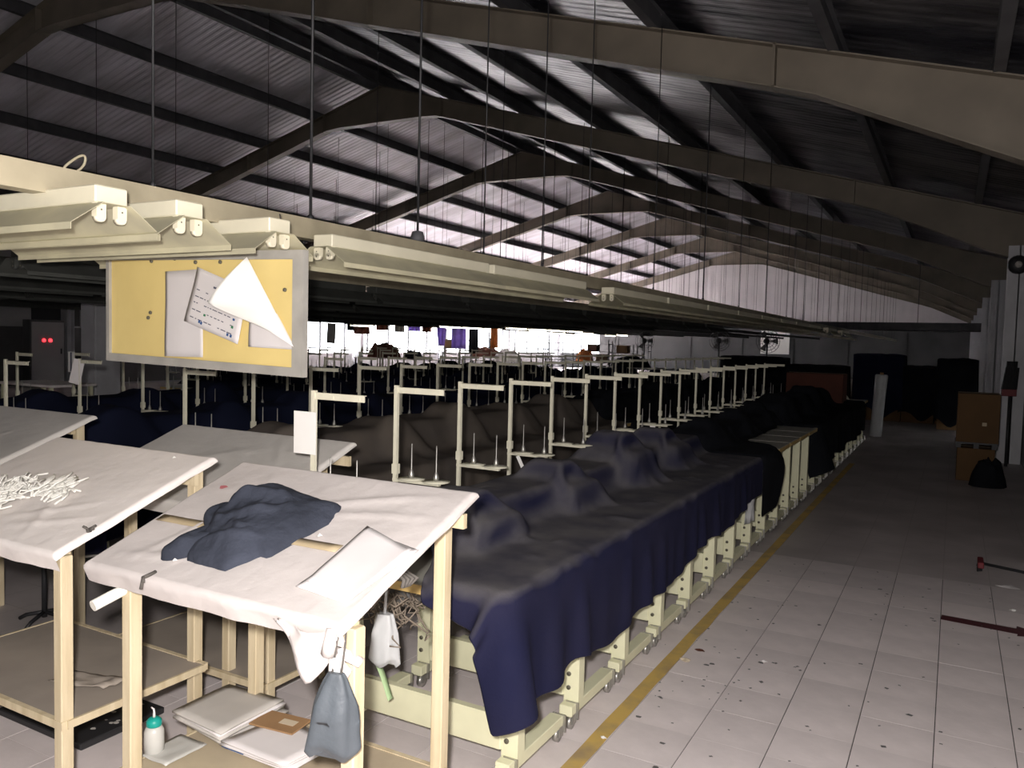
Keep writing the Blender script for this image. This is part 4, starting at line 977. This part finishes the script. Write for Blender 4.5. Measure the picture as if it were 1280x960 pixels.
def hung(name, x0, x1, y, z0, z1, m, label, taper=1.0):
    o = solid(MB().grid([[((x0 + x1) / 2 + (u - .5) * (x1 - x0) * (1 - (1 - taper) * v), y + .03 * math.sin(u * 14) * (.4 + v), z1 + (z0 - z1) * v) for u in np.linspace(0, 1, 18)] for v in np.linspace(0, 1, 6)]).build(name, MT[m]), .006)
    return tag(o, label, 'cloth', 'cloths hung at the far side')
hung('hanging_cloth', -15.06, -14.66, 22.0, 1.42, 2.09, 'purple', 'narrow purple cloth hanging before the bright window, left one', .55)
hung('hanging_cloth', -14.45, -13.9, 22.0, 1.36, 2.09, 'purple', 'wide purple cloth hanging before the bright window, right one')
hung('hanging_cloth', -13.85, -13.5, 22.1, 1.2, 2.12, 'black_cloth', 'black cloth hanging right beside the purple ones')
hung('hanging_cloth', -13.0, -12.75, 22.06, 1.4, 2.09, 'orange', 'small orange cloth hanging before the bright window')
hung('hanging_cloth', -18.6, -17.9, 22.03, 1.75, 2.09, 'rust', 'short maroon cloth hung high at the far left window')
tag(MB().tube([(-19.0, 22.02, 2.1), (-12.6, 22.05, 2.1)], .018, 6).build('clothes_pole', MT['dark']), 'long dark pole from which the purple cloths hang', 'pole')
# wire racks before the window
def rack(x, y, w, h, label):
    t = thing('wire_rack', label, 'rack', (x, y, 0), 0, 'wire racks before the far window')
    for sx in (-1, 1):
        for sy in (-1, 1): MB().box(sx * w - .015, sx * w + .015, sy * .2 - .015, sy * .2 + .015, 0, h).build('post', MT['purlin'], t)
    for z in (.5, .9, 1.3, 1.6):
        if z < h: MB().box(-w, w, -.2, .2, z - .012, z + .012).build('shelf', MT['purlin'], t)
    return t
rack(-12.2, 29.0, .5, 1.75, 'dark wire rack standing left before the far window'); rack(-10.2, 26.5, .45, 1.6, 'dark wire rack standing right of orange cloth'); rack(-16.6, 25.5, .6, 1.7, 'dark wire rack behind the long white table')
for x, y, z, s, m, lab in ((-12.4, 29, 1.315, .2, 'carton_red', 'red carton on the left wire rack'), (-12.0, 29, .915, .22, 'carton', 'brown carton low on the left wire rack'), (-10.2, 26.5, 1.315, .2, 'carton', 'brown carton on the rack right of orange cloth'), (-16.7, 25.5, 1.315, .25, 'carton', 'brown carton on the rack behind white table')):
    carton('carton', x - s, x + s, y - .17, y + .17, z, z + s * 1.3, m, lab, False)
# pedestal fans near the back panels
def fan(x, y, h, label):
    t = thing('pedestal_fan', label, 'fan', (x, y, 0), .5, 'pedestal fans before the back panels')
    MB().lathe([(.22, 0), (.22, .02), (.05, .05), (.02, .06)], n=16).build('base', MT['dark'], t); MB().tube([(0, 0, .05), (0, 0, h)], .02, 8).build('post', MT['dark'], t)
    MB().lathe([(.05, -.02), (.08, .04), (.06, .16)], (0, 0, h), 12, 'y').build('motor', MT['dark'], t)
    b = MB()
    for r in (.08, .16, .24, .31): b.tube([(r * math.cos(a), -.05, h + r * math.sin(a)) for a in np.linspace(0, 2 * math.pi, 25)], .006, 5, cap=False)
    for k in range(16): a = k * math.pi / 8; b.tube([(.03 * math.cos(a), -.07, h + .03 * math.sin(a)), (.31 * math.cos(a), -.05, h + .31 * math.sin(a))], .004, 4)
    b.build('guard', MT['dark'], t)
    for k in range(3):
        a = k * 2.094; c, s = math.cos(a), math.sin(a); MB().add([(.04 * c, -.03, h + .04 * s), (.26 * c - .09 * s, -.045, h + .26 * s + .09 * c), (.28 * c + .08 * s, -.015, h + .28 * s - .08 * c)], [(0, 1, 2)]).build('blade', MT['caster'], t)
fan(-8.9, 25.0, 1.75, 'dark pedestal fan left before the grey back panels'); fan(-6.2, 24.0, 1.8, 'dark pedestal fan right before the grey back panels'); fan(-4.3, 21.5, 1.8, 'dark pedestal fan standing behind the row of thread stands')
o = tag(MB().box(-9.95, -8.35, YB - .10, YB - .06, 1.25, 2.66).build('white_screen', MT['paper_bright']), 'pale rectangular screen on the back wall', 'screen')
# dark cable tray crossing over the far aisle
b = MB().box(-9.0, .6, 25.9, 26.3, 2.22, 2.24).box(-9, .6, 25.9, 25.92, 2.22, 2.46).box(-9, .6, 26.28, 26.3, 2.22, 2.46)
o = tag(b.build('cable_tray', MT['purlin']), 'dark cable tray crossing high over the far aisle', 'cable tray')
for x in (-8, -4.5, -1.0):
    MB().tube([(x, 26.1, 2.24), (x, 26.1, zroof(x) + .0)], .008, 6).build('hanger_rod', MT['dark'], o)
# electrical cabinet with red lamps against the left wall
t = thing('electrical_cabinet', 'grey electrical cabinet with two red lamps at far left', 'cabinet', (XL + .26, 13.4, 0))
MB().cbox(-.16, .18, -.5, .5, .1, 1.9, .006).build('body', MT['wall_dark'], t); d = MB().box(.181, .197, -.46, .46, .16, 1.84).build('door', MT['wall'], t); MB().box(.197, .215, .36, .39, .95, 1.1).build('handle', MT['dark'], d)
for y in (-.12, .06): MB().lathe([(.05, .197), (.05, .215), (.02, .225)], (0, y, 1.33), 10, 'x').build('indicator', MT['led'], t)
# drop unused prototype kept out of the picture

t = thing('tall_cupboard', 'tall plain grey cupboard standing left of the notice board', 'cupboard', (-11.3, 7.6, 0))
MB().cbox(-.19, .15, -.2, .2, .06, 3.0, .006).build('body', MT['column'], t); MB().box(-.17, .13, -.18, .18, 0, .06).build('plinth', MT['dark'], t)
MB().box(-.18, .14, -.214, -.201, .1, 2.95).build('door', MT['column'], t)

t = thing('alarm_bell', 'dark round bell with pale centre high on the right column', 'bell', (.75, 13.97, 2.95))
MB().lathe([(.03, -.06), (.12, -.055), (.14, -.02), (.12, .0)], n=18, axis='y').build('gong', MT['dark'], t); MB().lathe([(.0, -.085), (.045, -.08), (.05, -.055)], n=14, axis='y').build('centre', MT['paper_grey'], t)

# dark sheeted stacks closing the far end of the aisle
def sheeted(x, y, w, d, h, m, label, seed):
    t = thing('sheeted_stack', label, 'stack', (x, y, 0), 0, 'sheeted stacks at the far aisle end')
    MB().cbox(-w + .04, w - .04, -d + .04, d - .04, 0, h - .03, .01).build('load', MT['carton'], t)
    G = []
    for i in range(49):
        a = 2 * math.pi * i / 48; c, sn = math.cos(a), math.sin(a); k = 1 / max(abs(c) / w, abs(sn) / d); row = []
        for q in np.linspace(0, 1, 9): row.append((c * k * q, sn * k * q, h + .03 * nz(c * q * 3, sn * q * 3, seed) - .03 * q ** 6))
        for q in np.linspace(.12, 1, 9): row.append((c * k * (1 + .04 * q + .05 * q * math.sin(9 * a + seed)), sn * k * (1 + .04 * q + .05 * q * math.sin(9 * a + seed)), h * (1 - q * (.86 + .08 * math.sin(5 * a + seed))) - .03))
        G.append(row)
    MB().grid(G).build('sheet', MT[m], t)
sheeted(-2.9, 20.4, .7, .55, 1.25, 'black_cloth', 'black sheeted stack, leftmost of four across the far aisle', 1)
sheeted(-1.55, 20.9, .55, .5, 1.55, 'navy_dark', 'tall dark navy sheeted stack behind the upright fabric roll', 2)
sheeted(-.62, 20.9, .45, .5, 1.30, 'black_cloth', 'black sheeted stack, third from left across the far aisle', 3)
sheeted(.06, 19.6, .38, .5, 1.5, 'black_cloth', 'tall black sheeted stack against the right wall at far aisle', 4)
sheeted(-4.6, 21.6, .8, .5, 1.4, 'black_cloth', 'wide black sheeted stack beyond the nearest machine row', 5)

for k, (x, w, z, m, lab) in enumerate(((-18.9, .30, 1.86, 'black_cloth', 'black cloth scrap hung at the far left end of pole'), (-17.6, .5, 1.90, 'rust', 'wide short maroon cloth hung left of centre on the pole'),
        (-16.8, .4, 1.84, 'frame', 'short grey cloth hung mid-pole before the bright window'), (-16.2, .45, 1.88, 'purple', 'short wide purple cloth hung on the pole left of the tall purple ones'), (-15.65, .35, 1.86, 'rust', 'short maroon cloth hung directly left of the tall purple ones'))):
    hung('hanging_cloth', x, x + w, 22.03, z, 2.09, m, lab)
rack(-19.5, 31.5, .8, 1.75, 'dark wire rack far left near the window panes'); rack(-17.2, 33.0, .8, 1.85, 'dark wire rack second from left near the window panes'); rack(-14.8, 31.0, .7, 1.9, 'dark wire rack far beyond the purple cloths'); rack(-13.0, 35.0, .8, 1.9, 'dark wire rack farthest back near the wall opening')
